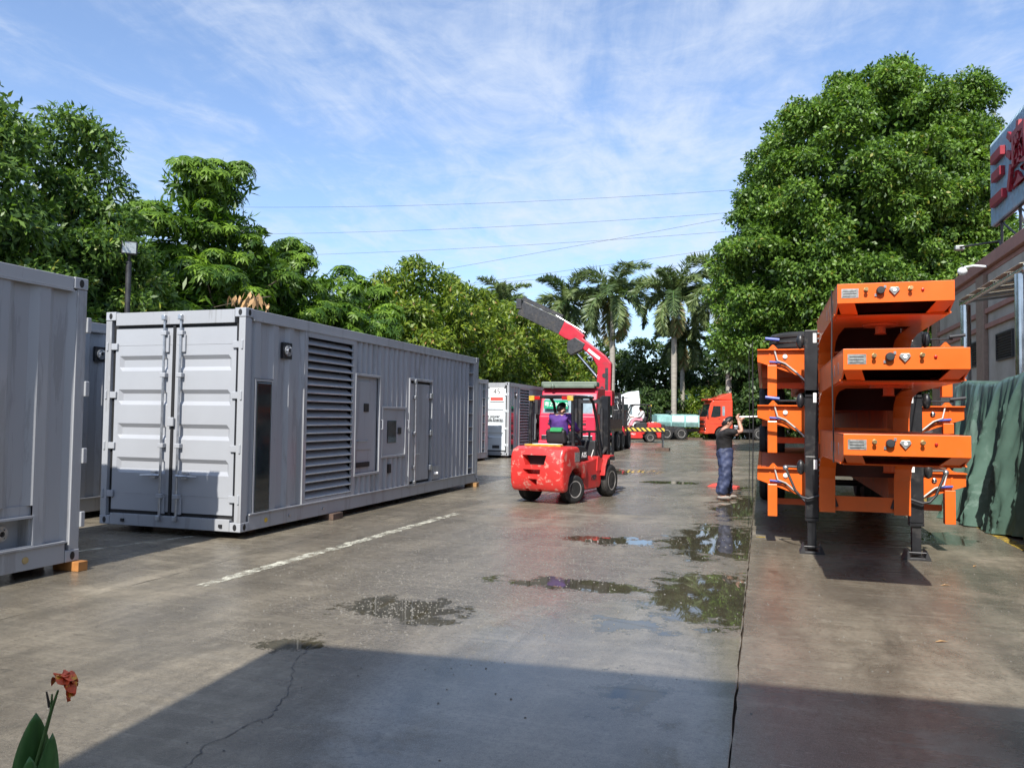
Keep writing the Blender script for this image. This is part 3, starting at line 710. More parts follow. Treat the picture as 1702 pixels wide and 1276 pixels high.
        mp = MB().box(-s*.0+ (x+.071 if s < 0 else x-.10), (x+.10 if s < 0 else x-.071), yl-.03, yl+.05, ztop-.42, ztop+.0).build('mounting_plate', ORANGE, t)
        for k in range(6): MB().ball((x-s*.085, yl-.036, ztop-.04-k*.066), .014, (1, .8, 1), 8, 6).build('bolt', PAPER, mp)
        if bottom:
            cr = [(x+s*.16, yl-.03, ztop-.14), (x+s*.30, yl-.05, ztop-.13), (x+s*.31, yl-.09, ztop-.15), (x+s*.20, yl-.12, ztop-.42), (x+s*.13, yl-.13, ztop-.5), (x+s*.05, yl-.14, ztop-.52), (x-s*.10, yl-.14, ztop-.47), (x-s*.19, yl-.14, ztop-.46), (x-s*.25, yl-.14, ztop-.50), (x-s*.28, yl-.14, ztop-.60)]
            ck = MB().tube(cr, .016, 8).build('crank_handle', DSTEEL, leg, smooth=50); MB().tube(cr[-2:], .018, 8).build('grip', INK, ck, smooth=50)
            MB().ball(cr[2], .035, n=10, k=6).build('crank_joint', STEEL, ck, smooth=60)
        else:
            ck = MB().tube([(x+s*.16, yl-.03, ztop-.14), (x+s*.42, yl-.03, ztop-.14)], .012, 6).build('crank_handle', DSTEEL, leg); MB().tube([(x+s*.38, yl-.05, ztop-.115), (x+s*.55, yl-.05, ztop-.095)], .02, 8).build('grip', BLUEC if s < 0 else INK, ck)
    # front bolster (tapered cross beam) with hanging support legs
    yb = 11.0+dt-tf; ow = 1.235
    for s in (-1, 1):
        bo = MB().prism([(s*.5, zd), (s*ow, zd), (s*ow, zd-.15), (s*.95, zd-.25), (s*.5, zd-.42)], yb, yb+.02, 'y').build('bolster', ORANGE, t, bevel=.002)
        MB().box(min(s*.5, s*ow), max(s*.5, s*ow), yb-.06, yb+.16, zd+.001, zd+.016).build('bolster_flange', ORANGE, bo)
        MB().prism([(s*(ow-.26), zd+.017), (s*(ow-.14), zd+.017), (s*(ow-.19), zd+.075), (s*(ow-.21), zd+.075)], yb-.04, yb-.025, 'y').build('stop_lug', ORANGE, bo)
        MB().box(s*(ow-.16)-.012, s*(ow-.16)+.012, yb-.012, yb-.001, zd-.14, zd-.01).build('weld_rib', ORANGE, bo)
        xl = s*(ow-.19)
        MB().box(xl-.06, xl+.06, yb-.07, yb+.05, zd-.62, zd-.2).build('support_leg', ORANGE, t, bevel=.006)
        lp = MB().lathe([(.032, 0), (.03, -.02), (.012, -.032)], (s*.88, yb, zd-.085), 'y', 14).build('side_lamp', PAPER if s < 0 else CHROME, t, smooth=40)
        sg = MB()
        MB().tube([(s*1.02, yb-.03, zd+.02), (s*.98, yb-.06, zd-.14), (s*.88, yb-.05, zd-.18), (s*.74, yb-.06, zd-.30), (s*.62, yb-.08, zd-.42), (s*.585, yb-.12, zd-.5)], .011, 6).build('hose', WHITEC, t, smooth=60)
        MB().tube([(s*1.0, yb-.03, zd-.15), (s*.86, yb-.04, zd-.21), (s*.72, yb-.05, zd-.33), (s*.60, yb-.07, zd-.46)], .010, 6).build('hose', CABLE, t, smooth=60)
        MB().tube([(s*1.08, yb-.04, zd-.155), (s*.93, yb-.045, zd-.165)], .016, 8).build('hose_cap', BLUEC, t, smooth=60)
        # deck side rails and main beams
        MB().box(min(s*ow, s*(ow-.05)), max(s*ow, s*(ow-.05)), yb+.17, yb+9.2, zd-.15, zd+.0).build('side_rail', ORANGE, t)
        MB().box(min(s*.5, s*.36), max(s*.5, s*.36), yb+.03, yb+9.2, zd-.36, zd-.03).build('main_beam', ORANGE2, t)
        for k in range(3): MB().box(min(s*.51, s*(ow-.06)), max(s*.51, s*(ow-.06)), yb+1.6+k*2.2, yb+1.63+k*2.2, zd-.28, zd-.03).build('outrigger', ORANGE2, t)
    for k in range(8):
        MB().box(-ow+.055, ow-.055, yb+.18+k*.2, yb+.365+k*.2, zd-.03, zd-.006).build('deck_plank', ORANGE2, t)
    MB().box(-ow+.055, ow-.055, yb+1.8, yb+9.2, zd-.03, zd-.01).build('deck_plate', ORANGE2, t)
    MB().box(-ow+.2, ow-.2, yb+.35, yb+.37, zd-.5, zd-.42).build('lower_cross_bar', ORANGE2, t)
    # rear wheels
    for k in range(2 if bottom else 1):
        for s in (-1, 1):
            wheel(t, (s*.98, yb+6.2+k*1.25, (zd-.62 if not bottom else .42)), .42 if bottom else .36, .5, 'x', side=s)
    MB().tube([(-1., yb+6.2, zd-.6), (1., yb+6.2, zd-.6)], .06, 10).build('axle', BLACKP, t)
    return t


trailer('orange gooseneck trailer at the bottom of the stack, standing on two black landing legs', 7.43, 1.53, 1.0, 0., bottom=True)
trailer('orange gooseneck trailer in the middle of the stack of three', 7.42, 2.275, 1.83, .05)
trailer('orange gooseneck trailer on top of the stack, carrying loose tyres', 7.95, 2.935, 2.58, .1, top=True)
for x, dz in ((.62, 0), (1.75, 0)):
    ty = wheel(None, (0, 0, 0), .52, .36, 'x'); ty.name = 'loose_tyre'; ty.location = (x, 12.6, 2.58+.19); ty.rotation_euler = (0, R(90), 0)
    tag(ty, 'black tyre lying flat on the deck of the top trailer', 'tyre', 'tyres on the top trailer')
MB_ = MB()
for x, y, z0, z1, lab in ((-.12, 10.95, .55, 2.7, 'dark lashing rope hanging by the outer end of the trailer stack'), (-.19, 12.4, .3, 2.75, 'dark lashing rope hanging by the outer end of the trailer stack'), (-.16, 14.1, .4, 2.78, 'dark lashing rope hanging by the outer end of the trailer stack')):
    o = MB().tube([(0, 0, z1-z0), (.01, .02, (z1-z0)*.5), (0, 0, 0)], .0055, 6).build('lashing_rope', CABLE, None, loc=(x, y, z0)); tag(o, lab, 'rope', 'ropes beside the trailers')
o = MB().tube([(.66, 8.35, 2.94), (.665, 8.36, 2.70), (.655, 8.30, 2.30), (.66, 8.20, 1.55), (.66, 8.2, 1.24)], .007, 6).build('tie_cable', CABLE, None); tag(o, 'thin dark cable running down across the three stacked goosenecks', 'cable')
o = MB().tube([(1.98, 10.9, 2.75), (1.9, 10.2, 3.0), (1.68, 8.6, 2.72)], .007, 6).build('tie_cable', WHITEC, None); tag(o, 'pale cable tied under the top gooseneck beside its leg', 'cable')

# ------------------------------------------------------------------ covered goods on the right
def tarp():
    t = thing('tarpaulin_stack', 'goods covered by a draped green tarpaulin beside the yellow line', 'tarpaulin', (3.55, 13, 0))
    y0, y1, zt, dx = -5.0, 4.1, 2.33, 2.0; nu, nv = 420, 60; vs = []
    per = [(0., y0), (0., y1), (dx, y1)]
    La, Lb = y1-y0, dx
    for i in range(nu+1):
        u = (La+Lb)*i/nu
        if u < La: bx, by, nx, ny = 0, y0+u, -1, 0
        else: bx, by, nx, ny = u-La, y1, 0, 1
        cr = max(0, 1-abs(u-La)/.25); nx, ny = (nx-(.5*cr if u >= La else 0), ny+(.5*cr if u < La else 0))
        for j in range(nv+1):
            v = j/nv
            if v < .16: k = v/.16; z = zt+.05*math.sin(u*1.7)-.02*math.sin(u*5.1); off = -(1-k)*.9; d = .02*math.sin(u*4)
            else:
                k = (v-.16)/.84; z = zt*(1-k)+.05*math.sin(u*1.7)*(1-k)+.012
                ph = u*3.6+1.1*math.sin(u*.9)+k*1.4*math.sin(u*.55+.6)
                sharp = lambda a: (1-abs(math.sin(a)))**1.6
                sl = u+.55*k*math.sin(u*.8+1.); ph = sl*4.1+1.3*math.sin(sl*1.1); d = k**.6*(.30*sharp(ph*.5)+.15*sharp(ph*.93+1+1.6*k)+.10*sharp(ph*2.1+3*k)+.05*sharp(ph*4.7-5*k))+.008*math.sin(u*11+k*5)+.005*math.sin(u*23+k*7)+.28*k**2.2*(.5+.5*math.sin(u*1.15))
                off = d-.03; z += .05*max(0, k-.9)*10*math.sin(u*4.2)*.5
            if v < .16:
                vs.append((bx-nx*(-off)*1.0, by-ny*(-off), z+.02*k))
            else: vs.append((bx+nx*off, by+ny*off, max(.01, z)))
    fs = [(i*(nv+1)+j, (i+1)*(nv+1)+j, (i+1)*(nv+1)+j+1, i*(nv+1)+j+1) for i in range(nu) for j in range(nv)]
    MB().add(vs, fs).build('sheet', TARP, t, smooth=80)
    MB().box(.25, dx, y0+.2, y1-.25, 0, zt-.12).build('covered_load', BLACKP, t)
tarp()

# ------------------------------------------------------------------ building on the right with canopy and sign
b = thing('factory_building', 'beige tiled factory building with brown pilasters beside the covered goods', 'building', (6.4, 20, 0))
MB().box(0, 12, -12, 13.6, 0, 6.05).build('wall', TILE, b)
MB().box(-.01, 12.3, -12.3, 13.7, 6.06, 6.2).box(-.14, 12.3, -12.4, 13.82, 6.2, 6.55).build('cornice', RUSTB, b, bevel=.02)
for z in (4.95, 4.5): MB().box(-.09, -.002, -12, 13.5, z-.07, z+.07).build('string_course', RUSTB, b, bevel=.01)
for y in (13.35, 6.75, 0., -6.6): MB().box(-.13, .0, y-.42, y+.42, 0, 6.055).build('pilaster', PILA, b, bevel=.015)
for y in (8.1, 4.6, 1.6, -2.5, -5):
    wd = .72; fr = MB(); z0, z1 = 3.45, 4.12
    o = MB().box(-.06, -.003, y-wd-.05, y+wd+.05, z0-.05, z0).box(-.06, -.003, y-wd-.05, y+wd+.05, z1, z1+.05).box(-.06, -.003, y-wd-.05, y-wd, z0, z1).box(-.06, -.003, y+wd, y+wd+.05, z0, z1).build('vent_frame', DSTEEL, b)
    MB().box(-.008, -.003, y-wd, y+wd, z0, z1).build('vent_back', GASK, o)
    for k in range(9): MB().bar((-.03, y-wd, z0+.04+k*.074), (-.03, y+wd, z0+.04+k*.074), .05, .012, (.5, 0, .9)).build('louvre_blade', DSTEEL, o)
cn = thing('entrance_canopy', 'stainless steel framed canopy with cream roof sheets in front of the tiled wall', 'canopy', (4.5, 18.4, 0))
for y in (-2.1, 2.0): MB().tube([(0, y, 0), (0, y, 4.36)], .11, 20).build('post', CHROME, cn, smooth=50)
MB().tube([(0, -2.4, 4.42), (0, 2.35, 4.42)], .06, 12).tube([(1.85, -2.4, 4.65), (1.85, 2.35, 4.65)], .06, 12).build('edge_beam', CHROME, cn, smooth=50)
for k in range(6):
    y = -2.4+k*.95; MB().tube([(-.05, y, 4.47), (1.87, y, 4.70)], .03, 8).build('rafter', CHROME, cn, smooth=50)
for k in range(5):
    y = -2.38+k*.95; MB().add([(-.1, y, 4.505), (1.88, y, 4.735), (1.88, y+.92, 4.735), (-.1, y+.92, 4.505), (-.1, y, 4.515), (1.88, y, 4.745), (1.88, y+.92, 4.745), (-.1, y+.92, 4.515)], [(0, 1, 2, 3), (7, 6, 5, 4), (0, 4, 5, 1), (1, 5, 6, 2), (2, 6, 7, 3), (3, 7, 4, 0)]).build('roof_sheet', POLYC, cn)
sg = thing('rooftop_sign', 'blue ribbed rooftop sign with raised red characters on the factory roof', 'sign', (6.4, 22, 6.55))
ribs = MB(); y0, y1, z0, z1 = -4.0, 4.0, .85, 3.25
MB().box(.06, .1, y0, y1, z0, z1).build('panel', mat('dark_blue_sheet', (.07, .15, .24), .5), sg)
for k in range(int((y1-y0)/.11)): MB().box(0, .058, y0+.03+k*.11, y0+.075+k*.11, z0, z1).build('rib', SIGNB, sg)
for k in range(3):
    z = (2.62, 2.08, 1.40)[k]; hw = (.5, .42, .6)[k]
    MB().box(-.14, -.002, 2.85-hw, 2.85+hw, z-.13, z+.13).build('character_stroke', SIGNR, sg, bevel=.015)
ch = text_mesh('澳', 1.75, 'character', SIGNR, sg, (-.05, 1.2, 1.98), (R(90), 0, R(-90)), .04, bold=.03)
tr = MB()
for y in (-3.8, -1.9, 0, 1.7, 3.4):
    tr.bar((.15, y, 0), (.15, y, z1-.1), .06); tr.bar((.95, y, 0), (.15, y, 2.6), .05); tr.bar((.15, y, 0), (.15, min(y+1.8, 3.4), z0), .04)
tr.bar((.15, y0, z0+.02), (.15, y1, z0+.02), .06); tr.build('support_truss', DSTEEL, sg)
fl = thing('roof_floodlight', 'small floodlight on an arm reaching out over the roof edge', 'floodlight', (6.1, 26.2, 6.55))
MB().tube([(.5, -.6, 0), (.45, -.55, .35), (-.25, .9, .52)], .03, 8).build('arm', DSTEEL, fl); MB().box(-.38, -.12, .88, 1.1, .44, .58).build('lamp_head', SILV, fl, bevel=.03); MB().box(-.40, -.382, .90, 1.08, .45, .57).build('lens', CHROME, fl)
dm = thing('dome_camera', 'white dome camera on a bracket at the roof edge below the floodlight', 'camera', (6.1, 25.8, 6.2))
MB().tube([(.15, 0, 0), (-.15, .1, .06), (-.35, .3, .06)], .035, 8).build('bracket', WHITE, dm); MB().ball((-.4, .35, -.05), .14, (1, 1, .9)).build('dome', WHITE, dm, smooth=60)

# office block behind the camera whose shadow falls on the foreground
ob = thing('office_building', 'plain beige office block whose shadow covers the wet foreground', 'building', (4.95, -4.55, 0), R(4.2))
MB().box(-7.55, 7.5, -4, 4.15, 0, 5.1).build('wall', BEIGE, ob); MB().box(-7.75, 7.7, -4.2, 4.35, 5.1, 5.45).build('parapet', WHITE, ob, bevel=.02)
for k in range(5):
    wn = MB().box(-6.4+k*2.9, -4.8+k*2.9, 4.152, 4.17, 2.9, 4.3).build('window', GLASS, ob); MB().box(-6.5+k*2.9, -4.7+k*2.9, 4.152, 4.25, 2.78, 2.88).build('sill', WHITE, wn)
    wn = MB().box(-6.4+k*2.9, -4.8+k*2.9, 4.152, 4.17, .5, 2.2).build('window', GLASS, ob)

# ------------------------------------------------------------------ foliage
def leaf_mesh(name, pos, dirs, nrm, ln, wd, tint, m):
    """one diamond-shaped leaf face per position"""
    n = len(pos)
    side = np.cross(dirs, nrm); side /= np.linalg.norm(side, axis=1, keepdims=True)+1e-9
    ln = np.broadcast_to(ln, n)[:, None]; wd = np.broadcast_to(wd, n)[:, None]
    v = np.empty((n, 4, 3), np.float32)
    v[:, 0] = pos; v[:, 1] = pos+dirs*ln*.48+side*wd*.5; v[:, 2] = pos+dirs*ln-nrm*ln*.12; v[:, 3] = pos+dirs*ln*.48-side*wd*.5
    me = bpy.data.meshes.new(name); me.vertices.add(4*n); me.vertices.foreach_set('co', v.ravel())
    me.loops.add(4*n); me.loops.foreach_set('vertex_index', np.arange(4*n, dtype=np.int32))
    me.polygons.add(n); me.polygons.foreach_set('loop_start', np.arange(0, 4*n, 4, dtype=np.int32)); me.polygons.foreach_set('loop_total', np.full(n, 4, np.int32))
    a = me.attributes.new('tint', 'FLOAT', 'FACE'); a.data.foreach_set('value', np.broadcast_to(tint, n).astype(np.float32).ravel())
    me.update(); me.validate(); me.materials.append(m); return me


def unit(a): return a/(np.linalg.norm(a, axis=-1, keepdims=True)+1e-9)


def clumps(lobes, n, rc):
    """clump centres spread over the lobes' outer shells"""
    out = []; ar = np.array([l[3]*l[4]+l[4]*l[5]+l[3]*l[5] for l in lobes]); pk = nr.choice(len(lobes), n*3, p=ar/ar.sum())
    for i in pk:
        l = lobes[i]; d = unit(nr.normal(size=3)); c = np.array(l[:3])+d*np.array(l[3:6])*nr.uniform(.78, 1.0)
        ins = any(((c-np.array(q[:3]))/np.array(q[3:6])@((c-np.array(q[:3]))/np.array(q[3:6]))) < .55 for k, q in enumerate(lobes) if k != i)
        if not ins: out.append((c, d))
        if len(out) >= n: break
    return out


def crown(name, m, parent, lobes, ncl, rc, per, ln, wd, whorl=False, flat=.7, fill=.25):
    cs = clumps(lobes, ncl, rc); P, D, Nn, T = [], [], [], []
    for c, od in cs:
        r = rc*nr.uniform(.5, 1.45); k = int(per*(r/rc)**2); tb = nr.uniform(-.12, .12)
        d = unit(nr.normal(size=(k, 3))*[1, 1, .8]+[0, 0, .45]+od*.5); p = c+d*(r*nr.uniform(.45, 1., (k, 1)))*[1, 1, flat]
        if whorl:
            ax = unit(d+[0, 0, .7]); q = 7; a = nr.uniform(0, 6.28, (k, 1))+np.arange(q)*2*np.pi/q
            u = unit(np.cross(ax, nr.normal(size=(k, 3)))); w_ = np.cross(ax, u)
            rad = u[:, None]*np.cos(a)[..., None]+w_[:, None]*np.sin(a)[..., None]
            dd = unit(rad+ax[:, None]*nr.uniform(-.35, .25, (k, 1, 1))-np.array([0, 0, .25])).reshape(-1, 3)
            P.append(np.repeat(p, q, 0)); D.append(dd); Nn.append(np.repeat(ax, q, 0)+nr.normal(size=(k*q, 3))*.15); T.append(np.repeat(np.clip(nr.normal(.45+tb, .22, k), 0, .96), q))
        else:
            dd = unit(d*.6+nr.normal(size=(k, 3))*.7-np.array([0, 0, .45])); P.append(p); D.append(dd); Nn.append(d*.8+[0, 0, .5]+nr.normal(size=(k, 3))*.45); T.append(np.clip(nr.normal(.45+tb, .24, k), 0, 1))
    # sparse leaves inside, larger and tinted darker to deepen the crown's shade
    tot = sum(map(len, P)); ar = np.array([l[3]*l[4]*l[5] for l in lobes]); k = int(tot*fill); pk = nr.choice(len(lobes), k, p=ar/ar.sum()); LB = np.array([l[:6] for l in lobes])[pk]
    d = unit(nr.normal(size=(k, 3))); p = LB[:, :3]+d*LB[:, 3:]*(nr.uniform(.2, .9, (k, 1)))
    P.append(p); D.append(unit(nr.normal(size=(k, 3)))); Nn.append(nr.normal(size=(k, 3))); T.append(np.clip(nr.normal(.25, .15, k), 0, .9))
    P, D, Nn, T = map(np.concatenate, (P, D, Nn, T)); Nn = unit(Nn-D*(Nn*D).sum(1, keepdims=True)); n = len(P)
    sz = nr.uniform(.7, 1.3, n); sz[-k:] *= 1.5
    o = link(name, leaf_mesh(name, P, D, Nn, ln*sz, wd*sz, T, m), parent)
    return o, cs


def trunk(parent, h, r, cs, m=BARK, nl=12, lean=(0, 0)):
    mb = MB(); top = Vector((lean[0], lean[1], h)); pts = [Vector((0, 0, -.05)), Vector((lean[0]*.2, lean[1]*.3, h*.35)), Vector((lean[0]*.7, lean[1]*.6, h*.7)), top]
    mb.tube(pts, [r*1.35, r, r*.85, r*.6], 10)
    for c, d in cs[::max(1, len(cs)//nl)]:
        e = Vector(c); s = pts[2].lerp(top, rnd.random()); md = s.lerp(e, .5)+Vector((rnd.uniform(-.3, .3), rnd.uniform(-.3, .3), rnd.uniform(.0, .5)))
        mb.tube([s, md, e], [r*.42, r*.25, r*.07], 6)
    return mb.build('trunk', m, parent, smooth=60)


def tree(name, label, loc, lobes, m, ncl, rc, per, ln, wd, whorl=False, group=None, th=None, tr_=.18, flat=.7, fill=.25):
    t = thing(name, label, 'tree', loc, 0, group); o, cs = crown('crown', m, t, lobes, ncl, rc, per, ln, wd, whorl, flat, fill); trunk(t, th or lobes[0][2]*.8, tr_, cs); return t


G = 'trees along the container row'
tree('evergreen_tree', 'tall dark evergreen tree at the open end of the tree row', (-14.6, 10.5, 0), [(0, 0, 4.6, 1.9, 1.6, 2.4), (0, .55, 6.9, .8, .75, 1.2), (.2, -1.3, 5.5, 1.4, 1.4, 2.2), (.3, .8, 3.0, 1.5, 1.6, 1.6)], L_MANGO, 120, .55, 260, .17, .06, group=G)
tree('evergreen_tree', 'dark evergreen tree with pointed crown behind the floodlight pole', (-14.6, 13.2, 0), [(0, 0, 4.4, 1.9, 1.55, 2.1), (0, -.1, 6.6, .95, .9, 1.35), (.2, 1.2, 3.4, 1.5, 1.4, 1.6), (.3, -.9, 2.9, 1.4, 1.6, 1.6)], L_MANGO, 130, .52, 270, .17, .06, group=G)
tree('whorled_leaf_tree', 'layered bright green tree with whorled leaves and a jutting top branch', (-14.5, 17.9, 0), [(0, -1.2, 4.6, 2.0, 2.3, .9), (0, .8, 5.6, 2.0, 2.4, .9), (.1, 2.9, 4.7, 1.9, 1.6, 1.0), (0, -.8, 7.6, .8, 1.0, .6), (.1, .55, 8.25, .8, .85, .42), (0, -.2, 6.7, 1.5, 2.0, .75), (.3, 0, 3.2, 2.2, 3.2, 1.0), (.2, 3.2, 6.2, 1.1, .9, .65), (.5, -2, 3.3, 1.6, 1.6, 1.0)], L_ALST, 175, .5, 62, .21, .055, True, G, flat=.55)
tree('whorled_leaf_tree', 'lower green tree beyond the layered whorled tree', (-14.0, 23.5, 0), [(0, 0, 4.3, 2.2, 2.6, 2.3), (.2, 1.4, 3.2, 2., 2., 1.8), (.2, -1.5, 3.4, 2., 1.8, 1.8)], L_ALST, 95, .65, 55, .24, .07, True, G)
tree('broadleaf_tree', 'yellow green broadleaf tree with reddish new leaves above the container', (-14.0, 30.3, 0), [(0, 0, 5.4, 2.3, 2.9, 2.4), (.2, 2.2, 4.0, 2.2, 2.3, 2.6), (.1, -2.4, 4.0, 2.1, 2.0, 2.3), (0, .4, 7.3, 1.2, 1.4, .9)], L_MIX, 130, .72, 210, .23, .09, group=G)
tree('broadleaf_tree', 'green broadleaf tree behind the numbered white door container', (-14.2, 37.0, 0), [(0, 0, 5.0, 2.3, 3.2, 2.6), (.2, 2.4, 4.0, 2.2, 2.2, 2.5), (0, -1, 6.7, 1.4, 1.6, 1.1)], L_MIX, 120, .75, 190, .25, .10, group=G)
tree('broadleaf_tree', 'brown tinged broadleaf tree behind the crane truck cab', (-14.4, 44.5, 0), [(0, 0, 5.0, 2.5, 3.6, 3.0), (.2, 2.8, 4.2, 2.3, 2.6, 2.8), (0, -.5, 7.2, 1.5, 1.8, 1.0)], L_MIX, 120, .85, 170, .28, .11, group=G)
tree('broadleaf_tree', 'bright green broadleaf tree under the raised crane arm', (-14.2, 52.8, 0), [(0, 0, 4.8, 2.8, 3.6, 2.8), (.4, 2.2, 3.8, 2.6, 2.8, 2.6), (.6, -1.5, 3.2, 2.4, 2.4, 2.2)], L_MIX, 120, .85, 160, .28, .11, group=G)

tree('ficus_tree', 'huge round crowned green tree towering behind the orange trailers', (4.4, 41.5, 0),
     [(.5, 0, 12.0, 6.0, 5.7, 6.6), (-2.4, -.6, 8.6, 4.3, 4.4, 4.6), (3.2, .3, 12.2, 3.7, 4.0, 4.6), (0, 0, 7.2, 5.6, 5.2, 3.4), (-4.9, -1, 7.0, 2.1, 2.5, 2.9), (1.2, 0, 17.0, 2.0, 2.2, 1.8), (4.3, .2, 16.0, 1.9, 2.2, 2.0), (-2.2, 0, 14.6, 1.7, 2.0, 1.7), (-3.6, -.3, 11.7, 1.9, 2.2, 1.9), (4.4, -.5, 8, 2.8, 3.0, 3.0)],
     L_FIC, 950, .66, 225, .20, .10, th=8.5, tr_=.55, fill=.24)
# belt of trees behind the palms
BG = 'dark tree belt at the end of the yard'
rng = random.Random(5)
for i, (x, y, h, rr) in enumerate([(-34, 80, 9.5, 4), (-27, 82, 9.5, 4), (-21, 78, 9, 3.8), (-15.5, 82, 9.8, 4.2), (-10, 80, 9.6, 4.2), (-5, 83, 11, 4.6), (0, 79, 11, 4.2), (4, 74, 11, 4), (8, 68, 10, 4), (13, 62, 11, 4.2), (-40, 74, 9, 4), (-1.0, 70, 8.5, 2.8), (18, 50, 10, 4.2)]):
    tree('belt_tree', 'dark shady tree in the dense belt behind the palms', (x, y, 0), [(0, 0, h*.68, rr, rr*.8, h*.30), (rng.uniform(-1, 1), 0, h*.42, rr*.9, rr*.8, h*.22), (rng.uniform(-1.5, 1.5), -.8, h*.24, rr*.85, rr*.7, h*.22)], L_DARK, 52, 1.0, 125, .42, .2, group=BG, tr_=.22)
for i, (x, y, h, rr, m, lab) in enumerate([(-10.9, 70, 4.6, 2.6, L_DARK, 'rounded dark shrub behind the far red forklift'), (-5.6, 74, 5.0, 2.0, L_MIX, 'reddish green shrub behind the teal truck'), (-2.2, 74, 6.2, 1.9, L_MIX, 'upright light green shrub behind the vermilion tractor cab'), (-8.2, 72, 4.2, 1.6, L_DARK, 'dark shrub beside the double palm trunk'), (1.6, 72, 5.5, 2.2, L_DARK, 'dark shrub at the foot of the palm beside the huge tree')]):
    s_ = thing('shrub', lab, 'shrub', (x, y, 0)); o, cs = crown('foliage', m, s_, [(0, 0, h*.55, rr, rr*.8, h*.42), (rng.uniform(-.6, .6), -.4, h*.3, rr*.95, rr*.8, h*.3)], 60, .6, 110, .28, .13); trunk(s_, h*.5, .08, cs, nl=8)


def palm(label, x, y, h, seed, fl=3.6, group='royal palms at the end of the yard', tr_=.24):
    q = np.random.default_rng(seed); t = thing('royal_palm', label, 'palm', (x, y, 0), 0, group)
    mb = MB(); zz = [0, .4, h*.3, h*.55, h*.8, h]; mb.tube([(0, 0, a-.02) for a in zz], [tr_*1.3, tr_*1.1, tr_, tr_*1.12, tr_, tr_*.8], 12)
    mb.build('trunk', PALMT, t, smooth=60)
    MB().tube([(0, 0, h), (0, 0, h+.5), (0, 0, h+1.3), (0, 0, h+1.7)], [tr_*.85, tr_*.95, tr_*.6, .06], 12).build('crownshaft', PGREEN, t, smooth=60)
    P, D, Nn, T = [], [], [], []; nf = 20
    ang0 = q.uniform(0, 6.28)
    for i in range(nf):
        a = ang0+i*2.4; el = R(84-i*6.4+q.uniform(-8, 8)); hd = np.array([math.cos(a), math.sin(a), 0.]); Lf = fl*q.uniform(.85, 1.1)
        pts = []; p = np.array([0, 0, h+1.45]); e = el; m_ = 14
        for k in range(m_+1):
            pts.append(p.copy()); dvec = hd*math.cos(e)+np.array([0, 0, math.sin(e)]); p = p+dvec*Lf/m_; e -= R(5.2+3.5*k/m_+ (2 if i > 9 else 0))
        pts = np.array(pts)
        fr = MB().tube([tuple(a_) for a_ in pts], [.05*(1-.8*k/m_) for k in range(m_+1)], 5)
        tg = np.gradient(pts, axis=0); tg = unit(tg); tt = .95 if i >= nf-2 and q.random() < .6 else np.clip(q.normal(.5, .2), .1, .9)
        u = np.linspace(.10, 1, 130); idx = u*m_; k0 = np.minimum(idx.astype(int), m_-1); fx = (idx-k0)[:, None]
        bp = pts[k0]*(1-fx)+pts[k0+1]*fx; bt = tg[k0]
        sidev = np.cross(hd, [0, 0, 1.]); upv = unit(np.cross(sidev, bt))*np.sign(1)
        P2, D2, N2, T2 = [], [], [], []
        for s in (-1, 1):
            dd = unit(sidev*s*.9+bt*.75+upv*q.normal(.15, .42, (130, 1))-np.array([0, 0, .42])+q.normal(size=(130, 3))*.10); P2.append(bp); D2.append(dd); N2.append(unit(np.cross(dd, bt)+q.normal(size=(130, 3))*.5)); T2.append(np.clip(q.normal(tt, .16, 130), 0, 1 if tt > .93 else .95))
        P2, D2, N2, T2 = map(np.concatenate, (P2, D2, N2, T2)); ll = fl*.23*np.concatenate([np.sin(np.linspace(.6, 2.7, 130))]*2)
        fo = fr.build('frond', PGREEN, t, smooth=60); link('leaflets', leaf_mesh('leaflets', P2, D2, N2, ll, .11, T2, L_PALM), fo)['kind'] = 'stuff'
    return t


palm('royal palm half hidden behind the raised crane arm', -17.6, 72, 11.0, 1, 4.3)
palm('small royal palm top above the broadleaf trees by the crane tip', -24.2, 72, 11.0, 2, 3.9)
palm('tall royal palm with the fullest crown right of the crane', -12.9, 70, 11.3, 3, 4.9)
palm('slender royal palm with a green collar behind the teal truck', -7.4, 70, 11.2, 4, 4.5)
palm('royal palm standing against the edge of the huge tree', -2.7, 69, 11.2, 5, 5.2)
palm('second palm trunk close behind the slender green collared palm', -7.0, 73.5, 7.5, 6, 3.4, tr_=.2)

# overhead wires
for k, (y, xa, za, xb, zb, sag) in enumerate([(62, -60, 22.3, 30, 20.0, 1.6), (62, -60, 19.4, 30, 18.6, 1.4), (62, -60, 17.0, 30, 17.4, 1.2), (58, -60, 9.6, 30, 20.6, .5), (58, -60, 9.3, 30, 17.4, .5), (64, -60, 12.2, 30, 16.6, .8)]):
    pts = [(xa+(xb-xa)*i/24, y, za+(zb-za)*i/24-sag*4*(i/24)*(1-i/24)) for i in range(25)]
    o = MB().tube(pts, .011, 5).build('overhead_wire', CABLE, None, smooth=60); tag(o, 'thin overhead wire crossing the sky above the palms', 'wire', 'overhead wires')
lp = thing('floodlight_pole', 'square floodlight on a thin pole behind the double door container', 'floodlight', (-12.45, 12.85, 0), R(44))
MB().tube([(0, 0, 0), (0, 0, 4.75)], .055, 10).build('pole', DSTEEL, lp, smooth=50); MB().box(-.15, .15, -.16, -.04, 4.87, 5.14).build('lamp_head', DSTEEL, lp, bevel=.02); MB().box(-.125, .125, -.172, -.161, 4.895, 5.115).build('lens', SILV, lp); MB().tube([(0, 0, 4.7), (0, -.05, 4.9)], .03, 8).build('bracket', DSTEEL, lp)
